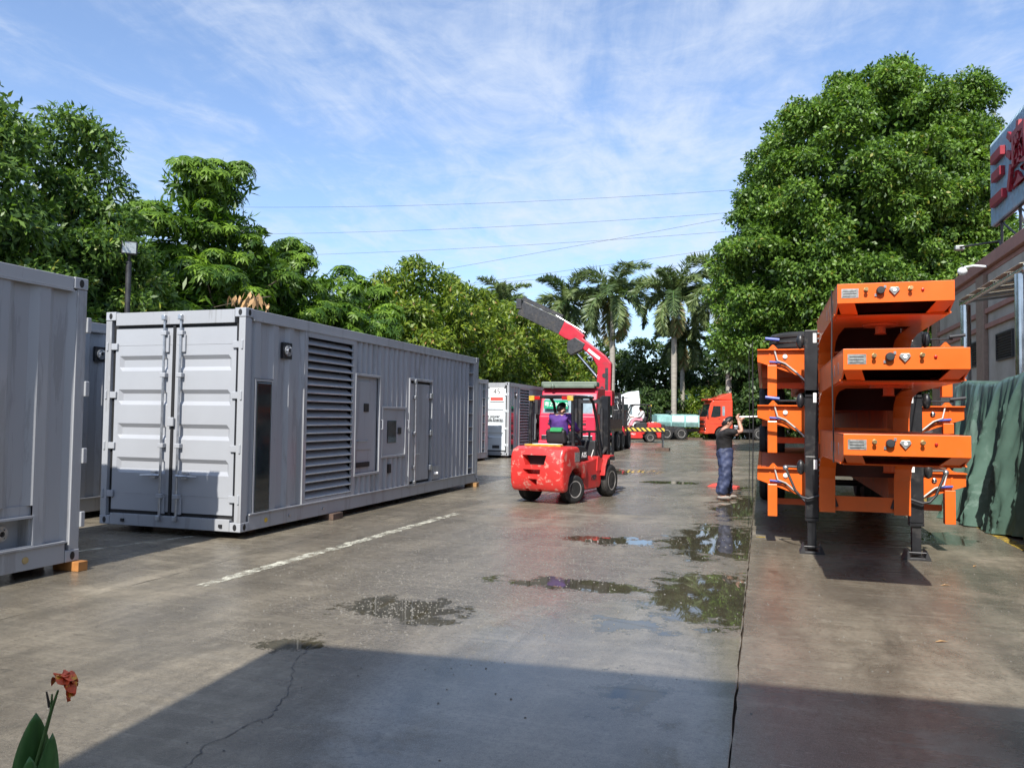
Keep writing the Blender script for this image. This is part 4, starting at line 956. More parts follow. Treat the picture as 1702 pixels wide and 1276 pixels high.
bw = MB().box(-.12, .12, -30, 80, 0, 2.3).build('shade_wall', DSTEEL, None, loc=(-17.6, 10, 0)); tag(bw, 'added dark wall standing in for the shade behind the tree row', 'wall')  # dark wall added where only the shade under the crowns shows
# withered leaves caught on a twig above the container corner
dl = thing('dry_leaf_twig', 'twig of withered tan leaves above the container corner', 'twig', (-10.6, 14.6, 4.02)); tw = MB().tube([(-1.6, .6, .1), (0, 0, .17), (.7, -.5, .1)], .009, 6).build('twig', BARK, dl)
LF = MB().add([(0, 0, 0), (.045, .02, -.1), (0, .03, -.27), (-.045, 0, -.1)], [(0, 1, 2, 3)]).mesh('leaf'); LF.materials.append(PALED)
for k in range(34):
    a = rnd.random(); link('leaf', LF, dl, (-.9+1.6*a+rnd.uniform(-.12, .12), .3-.8*a+rnd.uniform(-.25, .25), .30-.2*a+rnd.uniform(-.12, .12)), (rnd.uniform(-.5, .5), rnd.uniform(-.5, .5), rnd.uniform(0, 6)))

# ------------------------------------------------------------------ people
def skin_mesh(name, nodes, edges, m, parent, sub=2, root=0, wr=0.):
    """nodes: name -> (pos, radius (x, y))"""
    ks = list(nodes); me = bpy.data.meshes.new(name); me.from_pydata([nodes[k][0] for k in ks], [(ks.index(a), ks.index(b)) for a, b in edges], [])
    o = bpy.data.objects.new(name, me); COL.objects.link(o); sk = o.modifiers.new('skin', 'SKIN'); sb = o.modifiers.new('sub', 'SUBSURF'); sb.levels = sb.render_levels = sub; sk.use_smooth_shade = True
    for i, k in enumerate(ks):
        r = nodes[k][1]; sv = me.skin_vertices[0].data[i]; sv.radius = r if isinstance(r, tuple) else (r, r); sv.use_root = (i == root)
    bpy.context.view_layer.update(); me2 = bpy.data.meshes.new_from_object(o.evaluated_get(bpy.context.evaluated_depsgraph_get())); bpy.data.objects.remove(o)
    me2.materials.clear(); me2.materials.append(m); me2.shade_smooth()
    if wr:
        for v in me2.vertices:
            x, y, z = v.co; v.co += v.normal*wr*(math.sin(z*31+4*math.sin(x*17+y*9))*.55+math.sin(z*67+y*40-x*25)*.3+math.sin(x*45+y*38+z*12)*.45)
    return link(name, me2, parent)


def hand(parent, wrist, fwd, nrm, curl=.5, side=1):
    """palm, four unequal bent fingers and a thumb; fwd = palm direction, nrm = palm normal"""
    f = Vector(fwd).normalized(); n_ = Vector(nrm).normalized(); n_ = (n_-f*n_.dot(f)).normalized(); s = f.cross(n_)*side; w_ = Vector(wrist); mb = MB()
    mb.tube([w_-f*.01, w_+f*.03, w_+f*.085], [.024, .034, .036], 8)
    for i, ln in enumerate((.068, .078, .072, .056)):
        b0 = w_+f*.08+s*(-.027+i*.018); d1 = (f*math.cos(curl*.6)+n_*math.sin(curl*.6)); d2 = (f*math.cos(curl*1.6)+n_*math.sin(curl*1.6)); d3 = (f*math.cos(curl*2.4)+n_*math.sin(curl*2.4))
        p1 = b0+d1*ln*.45; p2 = p1+d2*ln*.32; p3 = p2+d3*ln*.25; mb.tube([b0, p1, p2, p3], [.0095, .009, .008, .006], 6)
    t0 = w_+f*.03-s*.028; t1 = t0-s*.03+f*.025+n_*.01; t2 = t1+f*.03+n_*.015; mb.tube([t0, t1, t2], [.012, .010, .007], 6)
    return mb.build('hand', SKIN, parent, smooth=70)


def person(label, loc, rz, pose, shirt, trous, shoe=WHITE, short=True, group=None, lw=1.):
    """pose: dict of joints in local space (x right, y forward); clothing as outer layers"""
    t = thing('person', label, 'person', loc, rz, group); J = pose; nd = {}
    def mid(a, b, k=.5): return tuple(J[a][i]*(1-k)+J[b][i]*k for i in range(3))
    nd['pelvis'] = (J['pelvis'], (.14, .105)); nd['waist'] = (mid('pelvis', 'chest', .45), (.135, .10)); nd['chest'] = (J['chest'], (.15, .11)); nd['neck0'] = (mid('chest', 'neck', .75), (.09, .075)); nd['neck'] = (J['neck'], .055)
    hx, hy, hz = J['head']; up = Vector(J['head'])-Vector(J['neck']); up.normalize(); hf = Vector(J.get('face', (0, 1, 0))).normalized()
    nd['jaw'] = (tuple(Vector(J['head'])-up*.055+hf*.022), (.072, .082)); nd['head'] = (tuple(Vector(J['head'])+up*.02), (.09, .108)); nd['crown'] = (tuple(Vector(J['head'])+up*.085-hf*.01), (.075, .088))
    E = [('pelvis', 'waist'), ('waist', 'chest'), ('chest', 'neck0'), ('neck0', 'neck'), ('neck', 'jaw'), ('jaw', 'head'), ('head', 'crown')]
    for s in 'lr':
        nd['sh'+s] = (J['sh'+s], .062); nd['el'+s] = (J['el'+s], .042); nd['wr'+s] = (J['wr'+s], .028); nd['fa'+s] = (mid('el'+s, 'wr'+s, .3), .042)
        nd['hip'+s] = (J['hip'+s], .09); nd['kn'+s] = (J['kn'+s], .058); nd['an'+s] = (J['an'+s], .042); nd['cf'+s] = (mid('kn'+s, 'an'+s, .3), .058); nd['toe'+s] = (J['toe'+s], (.04, .03))
        E += [('neck0', 'sh'+s), ('sh'+s, 'el'+s), ('el'+s, 'fa'+s), ('fa'+s, 'wr'+s), ('pelvis', 'hip'+s), ('hip'+s, 'kn'+s), ('kn'+s, 'cf'+s), ('cf'+s, 'an'+s), ('an'+s, 'toe'+s)]
    body = skin_mesh('body', nd, E, SKIN, t)
    sh = {'a': (mid('pelvis', 'chest', -.22), (.18, .15)), 'b': (mid('pelvis', 'chest', .5), (.19, .155)), 'c': (J['chest'], (.20, .155)), 'd': (mid('chest', 'neck', .74), (.12, .10))}; es = [('a', 'b'), ('b', 'c'), ('c', 'd')]
    for s in 'lr':
        sh['s'+s] = (J['sh'+s], .085); k = .72 if short else 1.0; sh['e'+s] = (mid('sh'+s, 'el'+s, k), .072 if short else .06); es += [('d', 's'+s), ('s'+s, 'e'+s)]
        if not short: sh['w'+s] = (mid('el'+s, 'wr'+s, .88), .044); es.append(('e'+s, 'w'+s))
    skin_mesh('shirt', sh, es, shirt, t, 3, wr=.008)
    tp = {'p': (J['pelvis'], (.19, .17)), 'q': (mid('pelvis', 'chest', .62), (.165, .135))}; et = [('q', 'p')]
    for s in 'lr':
        a = Vector(J['kn'+s]); b_ = Vector(J['an'+s])
        tp['h'+s] = (J['hip'+s], .14); tp['k'+s] = (J['kn'+s], .122*lw); tp['c'+s] = (tuple(a.lerp(b_, .5)), .118*lw); tp['a'+s] = (tuple(a.lerp(b_, 1.02)), .112*lw); et += [('p', 'h'+s), ('h'+s, 'k'+s), ('k'+s, 'c'+s), ('c'+s, 'a'+s)]
    tr0 = skin_mesh('trousers', tp, et, trous, t, 3, wr=.014)
    for s in 'lr':
        a = Vector(J['an'+s]); b_ = Vector(J['toe'+s]); d = (b_-a); d.z = 0; d.normalize(); c = a+d*.06; c.z = a.z-.035
        MB().ball((0, 0, 0), .13, (.34, 1.0, .32), 12, 8).build('shoe', shoe, t, smooth=70, loc=c, rot=(0, 0, math.atan2(d.y, d.x)-math.pi/2))
        hand(t, J['wr'+s], Vector(J['wr'+s])-Vector(J['el'+s]), J.get('palm', (0, 1, 0)), J.get('curl', .7), 1 if s == 'r' else -1)
    # hair cap, ears, nose, glasses
    hd = Vector(J['head']); rt = hf.cross(up).normalized(); f = MB(); hm = MB().ball((0, 0, 0), .1, (1, 1, 1), 18, 12); vs = []
    Mx = Matrix((rt, hf, up)).transposed()
    keep = [];
    for i, v in enumerate(hm.v):
        v = Vector(v); hm.v[i] = tuple(hd+Mx @ Vector((v.x*.90, v.y*1.02-.012, v.z*1.08+.03)))
    lc = lambda k: Mx.transposed() @ (Vector(hm.v[k])-hd)
    hm.f = [q for q in hm.f if sum(lc(k).z+.01-.95*lc(k).y for k in q) > 0]
    hm.build('hair', HAIR, t, smooth=70)
    n_ = hd+hf*.088-up*.02; MB().tube([hd+hf*.075+up*.02, n_+hf*.018, n_-up*.015], [.008, .014, .008], 6).build('nose', SKIN, body, smooth=60)
    for s in (-1, 1):
        MB().ball(tuple(hd+rt*s*.078-up*.005), .024, (.5, .8, 1.3), 8, 6).build('ear', SKIN, body, smooth=60); MB().ball(tuple(hd+rt*s*.03+hf*.079+up*.022), .011, (1, 1, 1), 8, 6).build('eye', INK, body, smooth=60)
    MB().tube([hd+rt*-.028+hf*.082-up*.055, hd+hf*.088-up*.057, hd+rt*.028+hf*.082-up*.055], .006, 6).build('mouth', REDPL, body)
    return t, J


# man with raised arms by the trailers, turned towards them (local y = his forward)
fwdm = math.atan2(.18, .98)-math.pi/2
P1 = dict(pelvis=(0, -.02, .95), chest=(0, -.03, 1.28), neck=(0, .0, 1.47), head=(0, .035, 1.585), face=(0, .93, .30), hipl=(-.095, -.01, .90), hipr=(.095, -.01, .90), knl=(-.11, .02, .50), knr=(.12, -.02, .50), anl=(-.13, .05, .09), anr=(.13, -.10, .09), toel=(-.15, .19, .035), toer=(.15, .05, .035),
          shl=(-.18, .0, 1.39), shr=(.18, .0, 1.39), ell=(-.17, .25, 1.33), elr=(.16, .27, 1.40), wrl=(-.08, .28, 1.58), wrr=(.07, .22, 1.64), palm=(0, .6, .4), curl=.8)
pm, _ = person('man in black polo shirt and baggy navy trousers reaching up beside the trailers', (-.72, 16.79, 0), fwdm, P1, SHIRT, TROUS, mat('grey_shoe_leather', (.30, .27, .24), .6))
pm.scale = (1.12, 1.12, 1.0)
gl = MB().tube([(-.075, .04, 1.612), (-.072, .115, 1.612), (.072, .115, 1.612), (.075, .04, 1.612)], .005, 5).build('glasses', INK, pm)
pole = MB().tube([(-.52, 17.03, 1.70), (.05, 17.1, 1.72)], .018, 8).build('white_pole', PAPER, None, smooth=60); tag(pole, 'short white pole held up between the man and the trailer stack', 'pole')
bd = MB().prism([(-.35, 0), (.38, 0), (.38, .03), (-.22, .07)], -.14, .14, 'y').build('red_board', REDPL, None, loc=(-.92, 19.9, .004), rot=(0, 0, R(-12))); tag(bd, 'flat red plastic wedge lying on the wet ground behind the man', 'wedge')

# ------------------------------------------------------------------ forklifts
def forklift(label, loc, rz, sc=1., number='1928', decal='A35', steer=20, worn=True):
    t = thing('forklift', label, 'forklift', loc, rz); t.scale = (sc, sc, sc)
    red = FRED if worn else FRED2; hw = .56
    arch = [(.37*math.cos(a)+.02, .30+.37*math.sin(a)) for a in [R(x) for x in (20, 45, 70, 95, 120, 145, 168)]]
    prof = [(.50, .42)]+arch+[(-.36, .24), (-.56, .24), (-.63, .38), (-.655, .62), (-.63, .92), (-.56, 1.04), (-.40, 1.09), (.12, 1.09), (.17, 1.02), (.18, .80), (.50, .78)]
    cw = MB().prism(prof, -hw, hw, 'x').build('counterweight', red, t)
    b = cw.modifiers.new('bevel', 'BEVEL'); b.width = .075; b.segments = 4; b.limit_method = 'ANGLE'; b.angle_limit = R(50)
    cut = MB().prism([(-.30, .93), (.22, .93), (.17, .74), (-.22, .74)], -.9, -.42, 'y').prism([(-.27, .66), (.10, .66), (.09, .57), (-.20, .57)], -.9, -.45, 'y').prism([(-.16, .48), (.03, .48), (.015, .36), (-.05, .36)], -.9, -.45, 'y')
    cut.box(-.24, -.17, -.9, -.45, .22, .29).box(.03, .10, -.9, -.45, .22, .29)
    carve(cw, cut.mesh('cut')); cw.data.materials.clear(); cw.data.materials.append(red); cw.data.shade_smooth(); cw.data.set_sharp_from_angle(angle=R(32))
    MB().box(-.34, .25, -.44, -.40, .34, .96).build('radiator_grille', GASK, t)
    MB().box(-.38, .38, -.35, .45, .30, .72).build('chassis', DSTEEL, t)
    MB().box(-.40, .38, -.36, -.24, 1.092, 1.125).build('yellow_board', YELLOW, t, bevel=.006); MB().box(-.30, .25, -.22, .0, 1.092, 1.13).build('white_board', PAPER, t, bevel=.006)
    MB().box(hw-.02, hw+.004, -.10, .12, .80, .98).build('data_sticker', SILV, t)
    # engine cover, side panels, fenders, floor
    cv = MB().prism([(.20, .79), (.20, 1.06), (.30, 1.10), (.62, 1.08), (.78, .98), (.80, .79)], -.45, .45, 'x').build('engine_cover', CHAR, t, bevel=.03, seg=3)
    side = MB().prism([(.42, .28), (.50, .77), (.86, .79), (1.28, .86), (1.34, .74), (1.34, .30), (1.25, .22), (.50, .22)], -.50, .50, 'x').build('body_panel', FRED2, t, bevel=.02)
    for s in (-1, 1):
        x0, x1 = (.42, .60) if s > 0 else (-.60, -.42)
        fen = [(1.28, .46), (1.33, .66), (1.43, .80), (1.60, .87), (1.80, .87), (1.80, .83), (1.61, .83), (1.46, .76), (1.38, .65), (1.33, .46)]
        MB().prism(fen, x0, x1, 'x').build('fender', FRED2, t, bevel=.01)
        MB().prism([(1.08, .56), (1.36, .56), (1.40, .80), (1.12, .86)], x0 if s > 0 else x0+.08, x1-.08 if s > 0 else x1, 'x').build('step_panel', FRED2, t, bevel=.01)
        wheel(t, (s*.47, 1.72, .335), .335, .26, 'x', side=s)
        rw = wheel(t, (0, 0, 0), .27, .20, 'x', side=s); rw.location = (s*.45, .02, .27); rw.rotation_euler = (0, 0, R(-steer))
        text_mesh(number, .135, 'number', INK if worn else PAPER, side, (s*.5035, .95, .44), (R(90), 0, R(90) if s > 0 else R(-90)), .002, bold=.006)
        text_mesh(decal, .14, 'decal', PAPER, cv, (s*.4535, .58, .90), (R(90), 0, R(90) if s > 0 else R(-90)), .002, bold=.004)
        # overhead guard pillars
        MB().tube([(s*.47, .02, 1.08), (s*.47, .0, 1.5), (s*.45, .02, 2.03)], .035, 8).build('guard_pillar', BLACKP, t, smooth=60)
        MB().tube([(s*.46, 1.42, .84), (s*.46, 1.22, 1.5), (s*.45, 1.02, 1.95), (s*.45, .85, 2.06)], .032, 8).build('guard_pillar', BLACKP, t, smooth=60)
        lh = MB().box(s*.42-.06, s*.42+.06, -.05, .0, 1.97, 2.07).build('rear_lamp', YELLOW, t, bevel=.01); MB().box(s*.30-.06, s*.30+.06, -.045, .0, 1.99, 2.06).build('tail_light', REDL, t, bevel=.01)
        # mast
        MB().box(s*.36-.075, s*.36+.075, 1.84, 2.0, .12, 2.12).build('mast_channel', BLACKP, t, bevel=.006); MB().box(s*.26-.035, s*.26+.035, 1.90, 2.03, .16, 2.10).build('inner_channel', DSTEEL, t, bevel=.004)
        MB().tube([(s*.30, 1.82, .25), (s*.30, 1.82, 1.85)], .04, 10).build('lift_cylinder', DSTEEL, t, smooth=60); MB().tube([(s*.40, 1.2, .7), (s*.40, 1.84, 1.0)], .035, 8).build('tilt_cylinder', DSTEEL, t)
        fx = s*.28; MB().prism([(2.10, .85), (2.14, .85), (2.15, .10), (3.18, .06), (3.18, .045), (2.11, .055)], fx-.06, fx+.06, 'x').build('fork', BLACKP, t)
    MB().box(-.47, .47, -.02, .04, 2.035, 2.08).box(-.47, .47, .95, 1.0, 2.035, 2.08).box(-.49, -.43, .0, .98, 2.03, 2.075).box(.43, .49, .0, .98, 2.03, 2.075).build('guard_frame', BLACKP, t, bevel=.01)
    for k in range(6): MB().box(-.33+k*.13, -.30+k*.13, .04, .95, 2.04, 2.07).build('guard_bar', BLACKP, t)
    MB().box(-.40, .40, .15, .85, 2.081, 2.09).build('rain_sheet', DSTEEL, t)
    for z in (.2, 1.1, 2.0): MB().box(-.30, .30, 1.90, 1.96, z-.04, z+.04).build('mast_tie', DSTEEL, t)
    MB().box(-.50, .50, 2.04, 2.10, .30, .38).box(-.50, .50, 2.04, 2.10, .74, .82).build('carriage', BLACKP, t, bevel=.006)
    for k in range(6): MB().box(-.48+k*.185, -.44+k*.185, 2.05, 2.09, .82, 1.32).build('backrest_bar', BLACKP, t)
    MB().box(-.50, .50, 2.045, 2.095, 1.32, 1.37).build('backrest_rail', BLACKP, t)
    # driver's place
    se = MB().box(-.24, .24, .33, .80, 1.10, 1.19).build('seat', SEATM, t, bevel=.04, seg=3)
    MB().prism([(.20, 1.12), (.33, 1.14), (.29, 1.38), (.22, 1.42), (.15, 1.38)], -.21, .21, 'x').build('seat_back', SEATM, t, bevel=.05, seg=3)
    MB().tube([(0, 1.30, .9), (0, 1.12, 1.28)], .03, 8).build('steering_column', CHAR, t)
    sw = MB().tube([(.16*math.cos(a), 1.11-.04*math.sin(a), 1.30+.15*math.sin(a)) for a in [i*math.pi/8 for i in range(17)]], .013, 6).build('steering_wheel', CHAR, t, smooth=60)
    MB().box(-.40, .40, 1.25, 1.40, .78, 1.18).build('dashboard', CHAR, t, bevel=.03)
    MB().tube([(.33, 1.2, .82), (.36, 1.25, .98), (.38, 1.38, 1.0), (.36, 1.5, .86)], .012, 6).build('hose', WHITEC, t, smooth=60)
    return t


FA = (-3.94, 14.87, 0); FR = -math.atan2(.20, .98)
forklift('worn red forklift with black overhead guard and a driver in purple', FA, FR)


def seated(fl_loc, rz, sc, label, shirt, trous, extra=None):
    P = dict(pelvis=(0, .42, 1.26), chest=(0, .38, 1.56), neck=(0, .42, 1.72), head=(0, .46, 1.825), face=(.35, .9, 0), hipl=(-.09, .46, 1.25), hipr=(.09, .46, 1.25), knl=(-.13, .86, 1.24), knr=(.13, .86, 1.24), anl=(-.13, 1.08, .90), anr=(.13, 1.08, .90), toel=(-.13, 1.2, .86), toer=(.13, 1.2, .86),
             shl=(-.18, .40, 1.66), shr=(.18, .40, 1.66), ell=(-.25, .56, 1.42), elr=(.27, .58, 1.42), wrl=(-.13, .93, 1.38), wrr=(.15, .93, 1.38), palm=(0, .2, -1), curl=.9)
    t, _ = person(label, fl_loc, rz, P, shirt, trous, INK, short=False, lw=.75); t.scale = (sc,)*3; return t


d1 = seated(FA, FR, 1., 'driver in purple shirt seated on the worn red forklift', PURPLE, INK)
MB().prism([(.12, 1.36), (.14, 1.44), (.24, 1.45), (.24, 1.36)], -.10, .16, 'x').build('green_collar_pad', VEST, d1, bevel=.02)
FB = (-7.55, 55.3, 0)
FBR = math.atan2(-.30, -.953)-math.pi/2
forklift('larger clean red forklift parked far off beyond the crane truck leg', FB, FBR, 1.27, '6816', '', 0, False)
seated(FB, FBR, 1.27, 'driver in white and pink clothes on the far red forklift', WHITE, PINKC)

# ------------------------------------------------------------------ trucks
def cab(parent, m, w_=2.5, z0=.55, z1=3.1, ln=2.2, fairing=True, side_glass=GLASS, wind=GLASS):
    """forward-control truck cab, front at y = 0, facing -y"""
    prof = [(.05, z0), (.0, z0+.25), (.0, z0+1.15), (.10, z0+1.25), (.42, z1-.30), (.60, z1-.05), (ln, z1), (ln, z0+.30), (1.97, z0+.30)]+[(1.35+.62*math.cos(R(a)), .5+.62*math.sin(R(a))) for a in (40, 65, 90, 115, 140, 165)]+[(.74, z0-.1), (.10, z0-.1)]
    c = MB().prism(prof, -w_/2, w_/2, 'x').build('cab', m, parent, bevel=.06, seg=3)
    # windscreen plate laid on the slanted face
    a, b_ = Vector((0, .115, z0+1.29)), Vector((0, .405, z1-.36)); n_ = Vector((0, -(b_-a).z, (b_-a).y)).normalized(); ww = w_/2-.14
    vs = [Vector((s*ww*(1 if k == 0 else .95), 0, 0))+p+n_*d for d in (-.02, .018) for k, p in enumerate((a, b_)) for s in (-1, 1)]
    MB().add([tuple(v) for v in vs], [(0, 1, 3, 2), (4, 6, 7, 5), (0, 2, 6, 4), (1, 5, 7, 3), (0, 4, 5, 1), (2, 3, 7, 6)]).build('windscreen', wind, c)
    for s in (-1, 1):
        x0, x1 = (w_/2-.02, w_/2+.012) if s > 0 else (-w_/2-.012, -w_/2+.02)
        MB().prism([(.42, z0+1.25), (.62, z1-.50), (1.22, z1-.50), (1.22, z0+1.32), (.75, z0+1.22)], x0, x1, 'x').build('side_window', side_glass, c); MB().prism([(1.36, z0+1.36), (1.36, z1-.52), (1.56, z1-.52), (1.56, z0+1.36)], x0, x1, 'x').build('rear_quarter_window', GLASSB, c)
        MB().box(x0, x1, 1.28, 1.30, z0+.5, z1-.4).build('door_gap', INK, c); MB().box(x0, x1+.01*s, 1.05, 1.2, z0+1.08, z0+1.12).build('door_handle', INK, c)
        MB().box(s*(w_/2+.16)-.07, s*(w_/2+.16)+.07, .10, .18, z0+1.25, z0+1.85).build('mirror', INK, c, bevel=.02); MB().tube([(s*w_/2, .25, z0+1.9), (s*(w_/2+.16), .15, z0+1.88)], .02, 6).build('mirror_arm', INK, c)
        MB().box(s*.92-.22, s*.92+.22, -.02, .03, z0+.12, z0+.34).build('headlight', CHROME, c, bevel=.03); MB().box(x0, x1, .3, 1.5, z0+.70, z0+.715).build('panel_line', INK, c)
    for k in range(4): MB().box(-.85, .85, -.03, .02, z0+.45+k*.17, z0+.53+k*.17).build('grille_slat', m if k % 2 else INK, c, bevel=.01)
    MB().box(-w_/2-.01, w_/2+.01, -.08, .25, z0-.12, z0+.10).build('bumper', m, c, bevel=.04)
    MB().box(-w_/2+.1, w_/2-.1, .22, .60, z1-.06, z1+.10).build('sun_visor', OLIVE if m is PINK else m, c, bevel=.03)
    if fairing: MB().prism([(.75, z1+.001), (1.0, z1+.18), (1.9, z1+.55), (2.15, z1+.58), (ln, z1+.001)], -w_/2+.12, w_/2-.12, 'x').build('roof_fairing', m, c, bevel=.06, seg=3)
    return c


def chassis(t, y0, y1, wheels, z=.62, m=DSTEEL, r=.5):
    for s in (-1, 1): MB().box(s*.42-.05, s*.42+.05, y0, y1, z, z+.26).build('frame_rail', m, t)
    for y in wheels:
        for s in (-1, 1): wheel(t, (s*1.03, y, r), r, .32, 'x', side=s)
        MB().tube([(-1, y, r), (1, y, r)], .08, 8).build('axle', DSTEEL, t)


ct = thing('crane_truck', 'crimson truck with a folded knuckle boom crane raised behind its cab', 'truck', (-8.05, 33.0, 0))
chassis(ct, .6, 11.0, (1.35, 6.2, 7.55, 9.6)); cab(ct, PINK, z1=3.0, fairing=False, wind=GLASSB)
MB().box(-1.25, 1.25, .28, .9, 3.0, 3.22).build('roof_visor', OLIVE, ct, bevel=.05); MB().ball((-.7, .2, 3.02), .09, (1, 1, 1.3)).build('beacon', OLIVE, ct, smooth=60)
gp = MB().box(-1.02, .05, -.05, -.02, 2.03, 2.40).build('number_plate', GREENP, ct); text_mesh('粤Z 36862', .24, 'plate_number', PAPER, gp, (-.48, -.052, 2.21), (R(90), 0, 0), .003)
for s in (-1, 1):
    MB().tube([(s*1.1, 2.5, .9), (s*1.1, 2.5, 2.3)], .16, 14).build('air_tank', CRANE, ct, smooth=60)
MB().box(-1.22, 1.22, 2.9, 7.0, 1.0, 1.14).build('flatbed', DSTEEL, ct); MB().box(-1.22, -1.17, 2.9, 7.0, 1.14, 1.6).build('bed_side', BRICKM, ct); MB().box(1.17, 1.22, 2.9, 7.0, 1.14, 1.6).build('bed_side', BRICKM, ct)
for k in range(5): MB().box(-1.0, 1.2, 3.1+k*.7, 3.3+k*.7, 1.15, 1.35).build('load_beam', BRICKM, ct)
yc = 8.1   # crane position behind
MB().box(-1.2, 1.2, yc-.35, yc+.35, .75, 1.25).build('crane_base', CRANE, ct, bevel=.03)
MB().box(-.32, .32, yc-.3, yc+.3, 1.25, 2.4).build('slew_column', DSTEEL, ct, bevel=.04)
bx = MB().box(-.6, .55, yc-.42, yc-.36, 2.3, 3.1).box(-.6, -.54, yc-.42, yc+.3, 2.3, 3.1).box(.49, .55, yc-.42, yc+.3, 2.3, 3.1).build('control_frame', CRANE, ct, bevel=.02)
mbm = MB().prism([(-.30, 2.5), (.10, 2.45), (.42, 2.9), (.46, 4.55), (.10, 4.98), (-1.15, 5.95), (-1.40, 5.62), (-.55, 4.85), (-.28, 4.35), (-.34, 3.3)], yc-.22, yc+.22, 'y').build('main_boom', CRANE, ct, bevel=.05)
MB().box(.14, .30, yc-.235, yc-.222, 2.9, 4.3).build('boom_channel', DSTEEL, mbm); MB().prism([(-.75, 5.35), (-.12, 4.85), (-.20, 4.73), (-.83, 5.23)], yc-.228, yc-.221, 'y').build('boom_lettering_band', PAPER, mbm)
for x, z in ((.1, 3.9), (-.02, 3.2)): MB().lathe([(.12, 0), (.12, -.03), (.05, -.03)], (x, yc-.22, z), 'y', 14).build('pivot_pin', DSTEEL, mbm)
lk = MB().prism([(-1.95, 5.75), (-1.5, 5.95), (-.95, 5.6), (-1.1, 5.3), (-1.75, 5.0), (-1.95, 5.2)], yc-.25, yc+.25, 'y').build('knuckle_link', DSTEEL, ct, bevel=.03)
MB().prism([(-1.0, 6.05), (-1.25, 5.60), (-2.1, 5.92), (-2.45, 6.15), (-2.1, 6.85), (-1.7, 6.65)], yc-.2, yc+.2, 'y').build('outer_boom', CRANE, ct, bevel=.04)
tb = MB().prism([(-2.05, 6.86), (-2.42, 6.13), (-4.80, 7.30), (-4.45, 8.02)], yc-.17, yc+.17, 'y').build('telescopic_section', DSTEEL, ct, bevel=.02); MB().prism([(-2.3, 7.02), (-2.2, 7.2), (-4.45, 8.28), (-4.6, 8.10)], yc-.1, yc+.1, 'y').build('extension_ram', DSTEEL, tb); MB().tube([(-1.0, yc-.05, 6.22), (-2.6, yc-.12, 7.18)], .03, 8).build('ram_rod', STEEL, tb)
MB().box(-4.85, -4.55, yc-.22, yc+.22, 7.6, 8.15).build('boom_tip', DSTEEL, tb, bevel=.02)
MB().tube([(-.15, yc, 3.6), (-1.45, yc, 5.1)], [.10, .07], 12).build('lift_ram', CHROME, ct, smooth=60)
for s in (-1, 1):
    MB().box(min(s*1.2, s*3.25), max(s*1.2, s*3.25), yc-.14, yc+.14, .95, 1.2).build('outrigger_beam', DSTEEL, ct); MB().box(min(s*1.2, s*3.25), max(s*1.2, s*3.25), yc-.158, yc-.143, 1.0, 1.17).build('hazard_stripe', STRIPE, ct)
    MB().tube([(s*3.15, yc, 1.35), (s*3.15, yc, .55)], .09, 12).build('outrigger_jack', DSTEEL, ct, smooth=60); MB().tube([(s*3.15, yc, .55), (s*3.15, yc, .16)], .05, 12).build('jack_rod', CHROME, ct, smooth=60)
for k in range(5): MB().tube([(.6+k*.05, yc+.3, 1.2), (.75+k*.08, yc+.4, 2.0), (.5+k*.06, yc+.35, 3.0)], .025, 6).build('hydraulic_hose', CABLE, ct, smooth=60)
for k in range(6): MB().box(.62+.13*k, .70+.13*k, yc-.45, yc-.33, 1.25, 1.75+.12*(k % 3)).build('control_lever', BLACKP, ct)
MB().box(.6, 1.2, yc-.3, yc+.25, 1.25, 2.1).build('valve_block', BLACKP, ct, bevel=.03); MB().box(-1.15, -.45, yc-.3, yc+.3, 1.25, 1.95).build('oil_tank', DSTEEL, ct, bevel=.04); MB().tube([(.95, yc-.35, 1.3), (.95, yc-.35, 3.0)], .07, 10).build('stabiliser_ram', BLACKP, ct, smooth=60); MB().tube([(1.12, yc-.35, 1.3), (1.12, yc-.35, 2.8)], .06, 10).build('stabiliser_ram', DSTEEL, ct, smooth=60)
ft = MB().box(-.35, .35, -.3, .3, 0, .155).build('jack_pad', BRICKM, None, bevel=.015, loc=(-4.9, 41.1, 0)); tag(ft, 'square timber pad under the extended crane jack', 'pad')

def tractor(label, loc, rz, m):
    t = thing('tractor_truck', label, 'truck', loc, rz); chassis(t, .6, 6.2, (1.35, 4.4, 5.6)); cab(t, m, z1=3.25, z0=.6)
    MB().box(-.7, .7, 2.5, 3.1, .75, 1.2).build('fuel_tank', STEEL, t, bevel=.08); MB().lathe([(.5, 1.0), (.5, 1.08)], (0, 4.9, 0), 'z', 20).build('fifth_wheel', DSTEEL, t)
    return t


camright = math.atan2(.305, .952)
tractor('vermilion tractor truck with high roof fairing, side on', (-4.75, 66.6, 0), camright-math.pi/2, TRED)
tractor('white tractor truck cab behind the far forklift', (-11.6, 61.5, 0), camright-math.pi/2+R(8), WHITE)
tt = thing('teal_tipper', 'faded teal and white tipper body on a truck chassis beside the vermilion cab', 'truck', (-8.6, 66.2, 0), camright-math.pi/2)
chassis(tt, 0, 3.6, (1.6,), r=.52)
MB().prism([(-1.1, 1.35), (-1.1, 1.95), (0, 2.05), (1.1, 1.95), (1.1, 1.35), (.9, 1.0), (-.9, 1.0)], 0, 3.5, 'y').build('tipper_body', TEAL, tt, bevel=.02)
for k in range(3):
    for s in (-1, 1): MB().box(min(s*1.101, s*1.125), max(s*1.101, s*1.125), .12+k*1.15, 1.08+k*1.15, 1.42, 1.9).build('body_panel', WHITE if k != 0 else TEAL, tt)
for k in range(4):
    for s in (-1, 1): MB().box(min(s*1.1, s*1.16), max(s*1.1, s*1.16), .0+k*1.14, .07+k*1.14, 1.0, 1.98).build('stake', TEAL, tt)
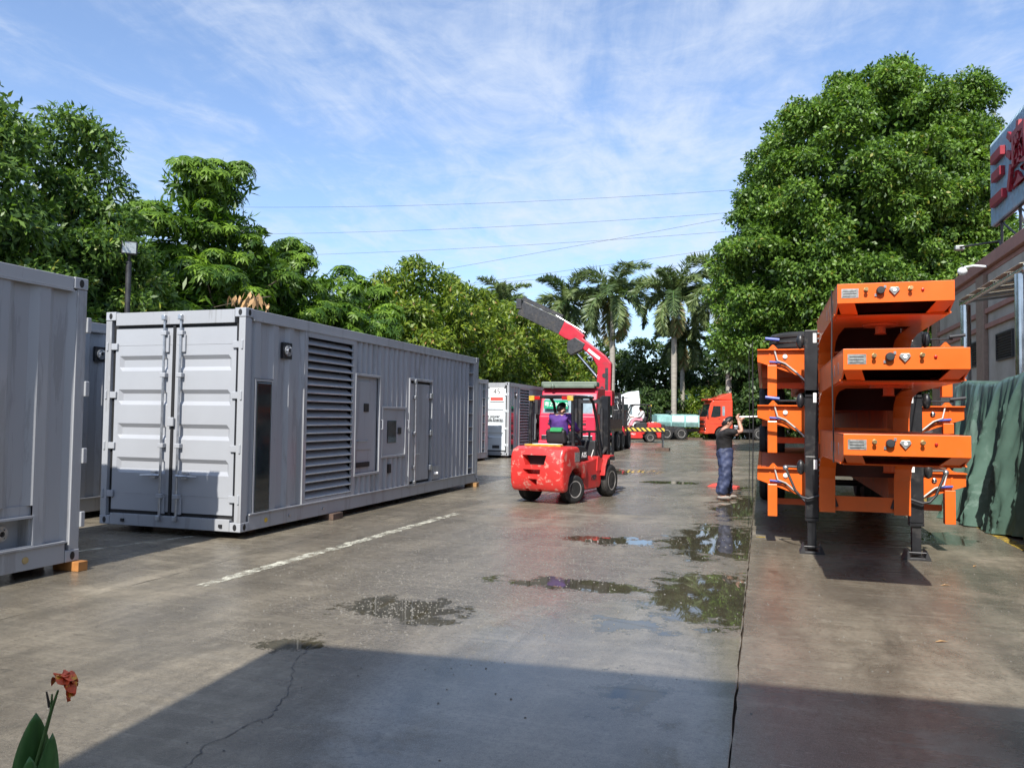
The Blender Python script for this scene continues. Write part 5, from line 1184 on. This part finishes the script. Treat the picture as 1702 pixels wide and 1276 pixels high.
MB().tube([(-.8, 1.2, 2.25), (.8, 1.2, 2.25)], .12, 10).build('rolled_cover', CABLE, tt)
tw_ = thing('teal_shed', 'small teal roofed shed in the shade behind the tractor cab', 'shed', (-5.9, 76.5, 0), camright)
MB().box(-2.2, 2.2, -1, 1, 0, 3.1).build('wall', TEAL, tw_); MB().prism([(-1.2, 3.1), (1.2, 3.1), (0, 4.0)], -2.4, 2.4, 'x').build('roof', TEAL, tw_); MB().box(-1.5, -.4, -1.03, -1.005, 1.2, 2.3).build('window', GLASS, tw_); MB().box(.4, 1.3, -1.03, -1.005, 0, 2.1).build('door', WHITE, tw_)
pal = MB()
pa = thing('wooden_pallet', 'brown pallet on the ground in front of the tractor cab', 'pallet', (-5.3, 65.2, 0), camright)
for k in range(5): MB().box(-.6+k*.26, -.44+k*.26, -.5, .5, .12, .145).build('plank', BRICKM, pa)
for k in range(3): MB().box(-.6, .6, -.5+k*.45, -.4+k*.45, 0, .118).build('bearer', BRICKM, pa)

# ------------------------------------------------------------------ canna in the foreground
cp = thing('canna_plant', 'canna plant with one orange red flower at the edge of the wet yard', 'plant', (-2.60, 2.345, 0))
def cleaf(x, y, z0, h, lean, wd, rz, tw):
    mb = MB(); n = 14; vs = []
    for i in range(n+1):
        k = i/n; ww = wd*math.sin(math.pi*min(1, .08+k*.92))**.8*(1 if k < .99 else .1); c = Vector((lean*k*k, 0, z0+h*k))
        for j in (-1, -.5, 0, .5, 1): vs.append((c.x+.12*ww*(1-abs(j)), c.y+j*ww*.5, c.z+.06*ww*abs(j)))
    mb.add(vs, [(i*5+j, i*5+j+1, i*5+j+6, i*5+j+5) for i in range(n) for j in range(4)])
    o = mb.build('leaf', CLEAF, cp, smooth=80, loc=(x, y, 0), rot=(0, tw, rz)); sd = o.modifiers.new('thick', 'SOLIDIFY'); sd.thickness = .002
cleaf(-.09, .03, -.02, .52, .08, .14, R(-35), 0); cleaf(-.04, -.01, -.05, .40, .03, .11, R(-55), .03); cleaf(-.06, -.06, -.02, .33, .03, .13, R(-25), .06); cleaf(-.20, -.08, .0, .42, -.02, .07, R(-60), 0); cleaf(-.01, .02, .0, .42, .04, .10, R(-10), 0); cleaf(-.22, -.16, .0, .60, -.06, .09, R(-30), 0)
MB().tube([(-.04, 0, 0), (-.03, .0, .3), (.02, .01, .5), (.045, .015, .58)], [.011, .009, .006, .004], 8).build('stem', PGREEN, cp, smooth=60)
for p0, p1 in (((.02, .01, .5), (.022, .01, .565)), ((.03, .01, .53), (.045, .01, .56)), ((.012, .01, .515), (.005, .0, .575))): MB().tube([p0, p1], [.006, .003], 6).build('bud', BARK if p1[0] < .01 else PGREEN, cp, smooth=60)
for k, (a, el, ln) in enumerate([(.6, .9, .05), (.9, -.1, .06), (.4, .3, .065), (1.1, -.8, .07), (.2, -.5, .07), (2.4, .7, .05), (-.4, .2, .055), (.7, -1.1, .075), (3.4, .1, .04)]):
    d = Vector((math.cos(a)*math.cos(el), math.sin(a)*math.cos(el), math.sin(el))); s = d.cross(Vector((0, 0, 1))).normalized(); u = s.cross(d); c = Vector((.06, .015, .625)); ln *= .95; vs = []
    for i in range(7):
        q = i/6; ww = .029*math.sin(math.pi*(.1+.85*q))
        for j in (-1, 0, 1): vs.append(c+d*ln*q+s*ww*j+u*(.012*math.sin(q*5+j)+.008*j*j)-Vector((0, 0, .022*q*q)))
    MB().add([tuple(v) for v in vs], [(i*3+j, i*3+j+1, i*3+j+4, i*3+j+3) for i in range(6) for j in range(2)]).build('petal', FLOWR, cp, smooth=80)
structure(MB().prism([(-.8, 0), (.35, 0), (.30, .03), (0, .05), (-.6, .05)], -.7, .5, 'y').build('planting_bed', SOIL, None, loc=(-2.7, 1.9, .004)))

# small litter on the ground: stones and fallen leaves
STN = MB().ball((0, 0, 0), .5, (1, .8, .5), 7, 5).mesh('pebble'); STN.materials.append(mat('pale_pebble', (.20, .19, .17), .8))
q = np.random.default_rng(3); pb = MB()
for k in range(2900):
    if k < 1500: x, y = q.normal(-2.6, 1.1), q.normal(9.5, 2.6)
    elif k < 1800: x, y = q.normal(-2.95, .32), q.normal(6.1, .25)
    else: x, y = q.uniform(-5.5, 3), q.uniform(5, 16)
    if -.2 < x < -.08: continue
    r = q.uniform(.0025, .007)*(1+.5*(k < 1800)); a = q.uniform(0, 6.28); h = r*.7
    P_ = [(x+r*math.cos(a+i*1.57)*(1+.3*q.random()), y+r*math.sin(a+i*1.57), -.001) for i in range(4)]+[(x+.5*r*math.cos(a+.4+i*1.57), y+.5*r*math.sin(a+.4+i*1.57), h) for i in range(4)]
    pb.add(P_, [(4, 5, 6, 7), (0, 1, 5, 4), (1, 2, 6, 5), (2, 3, 7, 6), (3, 0, 4, 7)])
me = bpy.data.meshes.new('gravel'); me.from_pydata(pb.v, [], pb.f); me.materials.append(MATS['pale_pebble']); go = link('loose_gravel', me); go['kind'] = 'stuff'; go['label'] = 'loose pale grit scattered over the concrete'; go['category'] = 'gravel'
for x, y, a in ((1.27, 6.62, .4), (2.31, 10.2, 1.), (1.2, 9.0, 2.), (1.75, 8.9, .3)):
    o = MB().add([(-.05, 0, .0), (0, .012, .012), (.06, 0, .004), (0, -.014, .010)], [(0, 1, 2, 3)]).build('fallen_leaf', PALED, None, loc=(x, y, .004), rot=(0, 0, a)); tag(o, 'pale fallen leaf on the concrete in front of the trailers', 'leaf', 'fallen leaves on the yard')
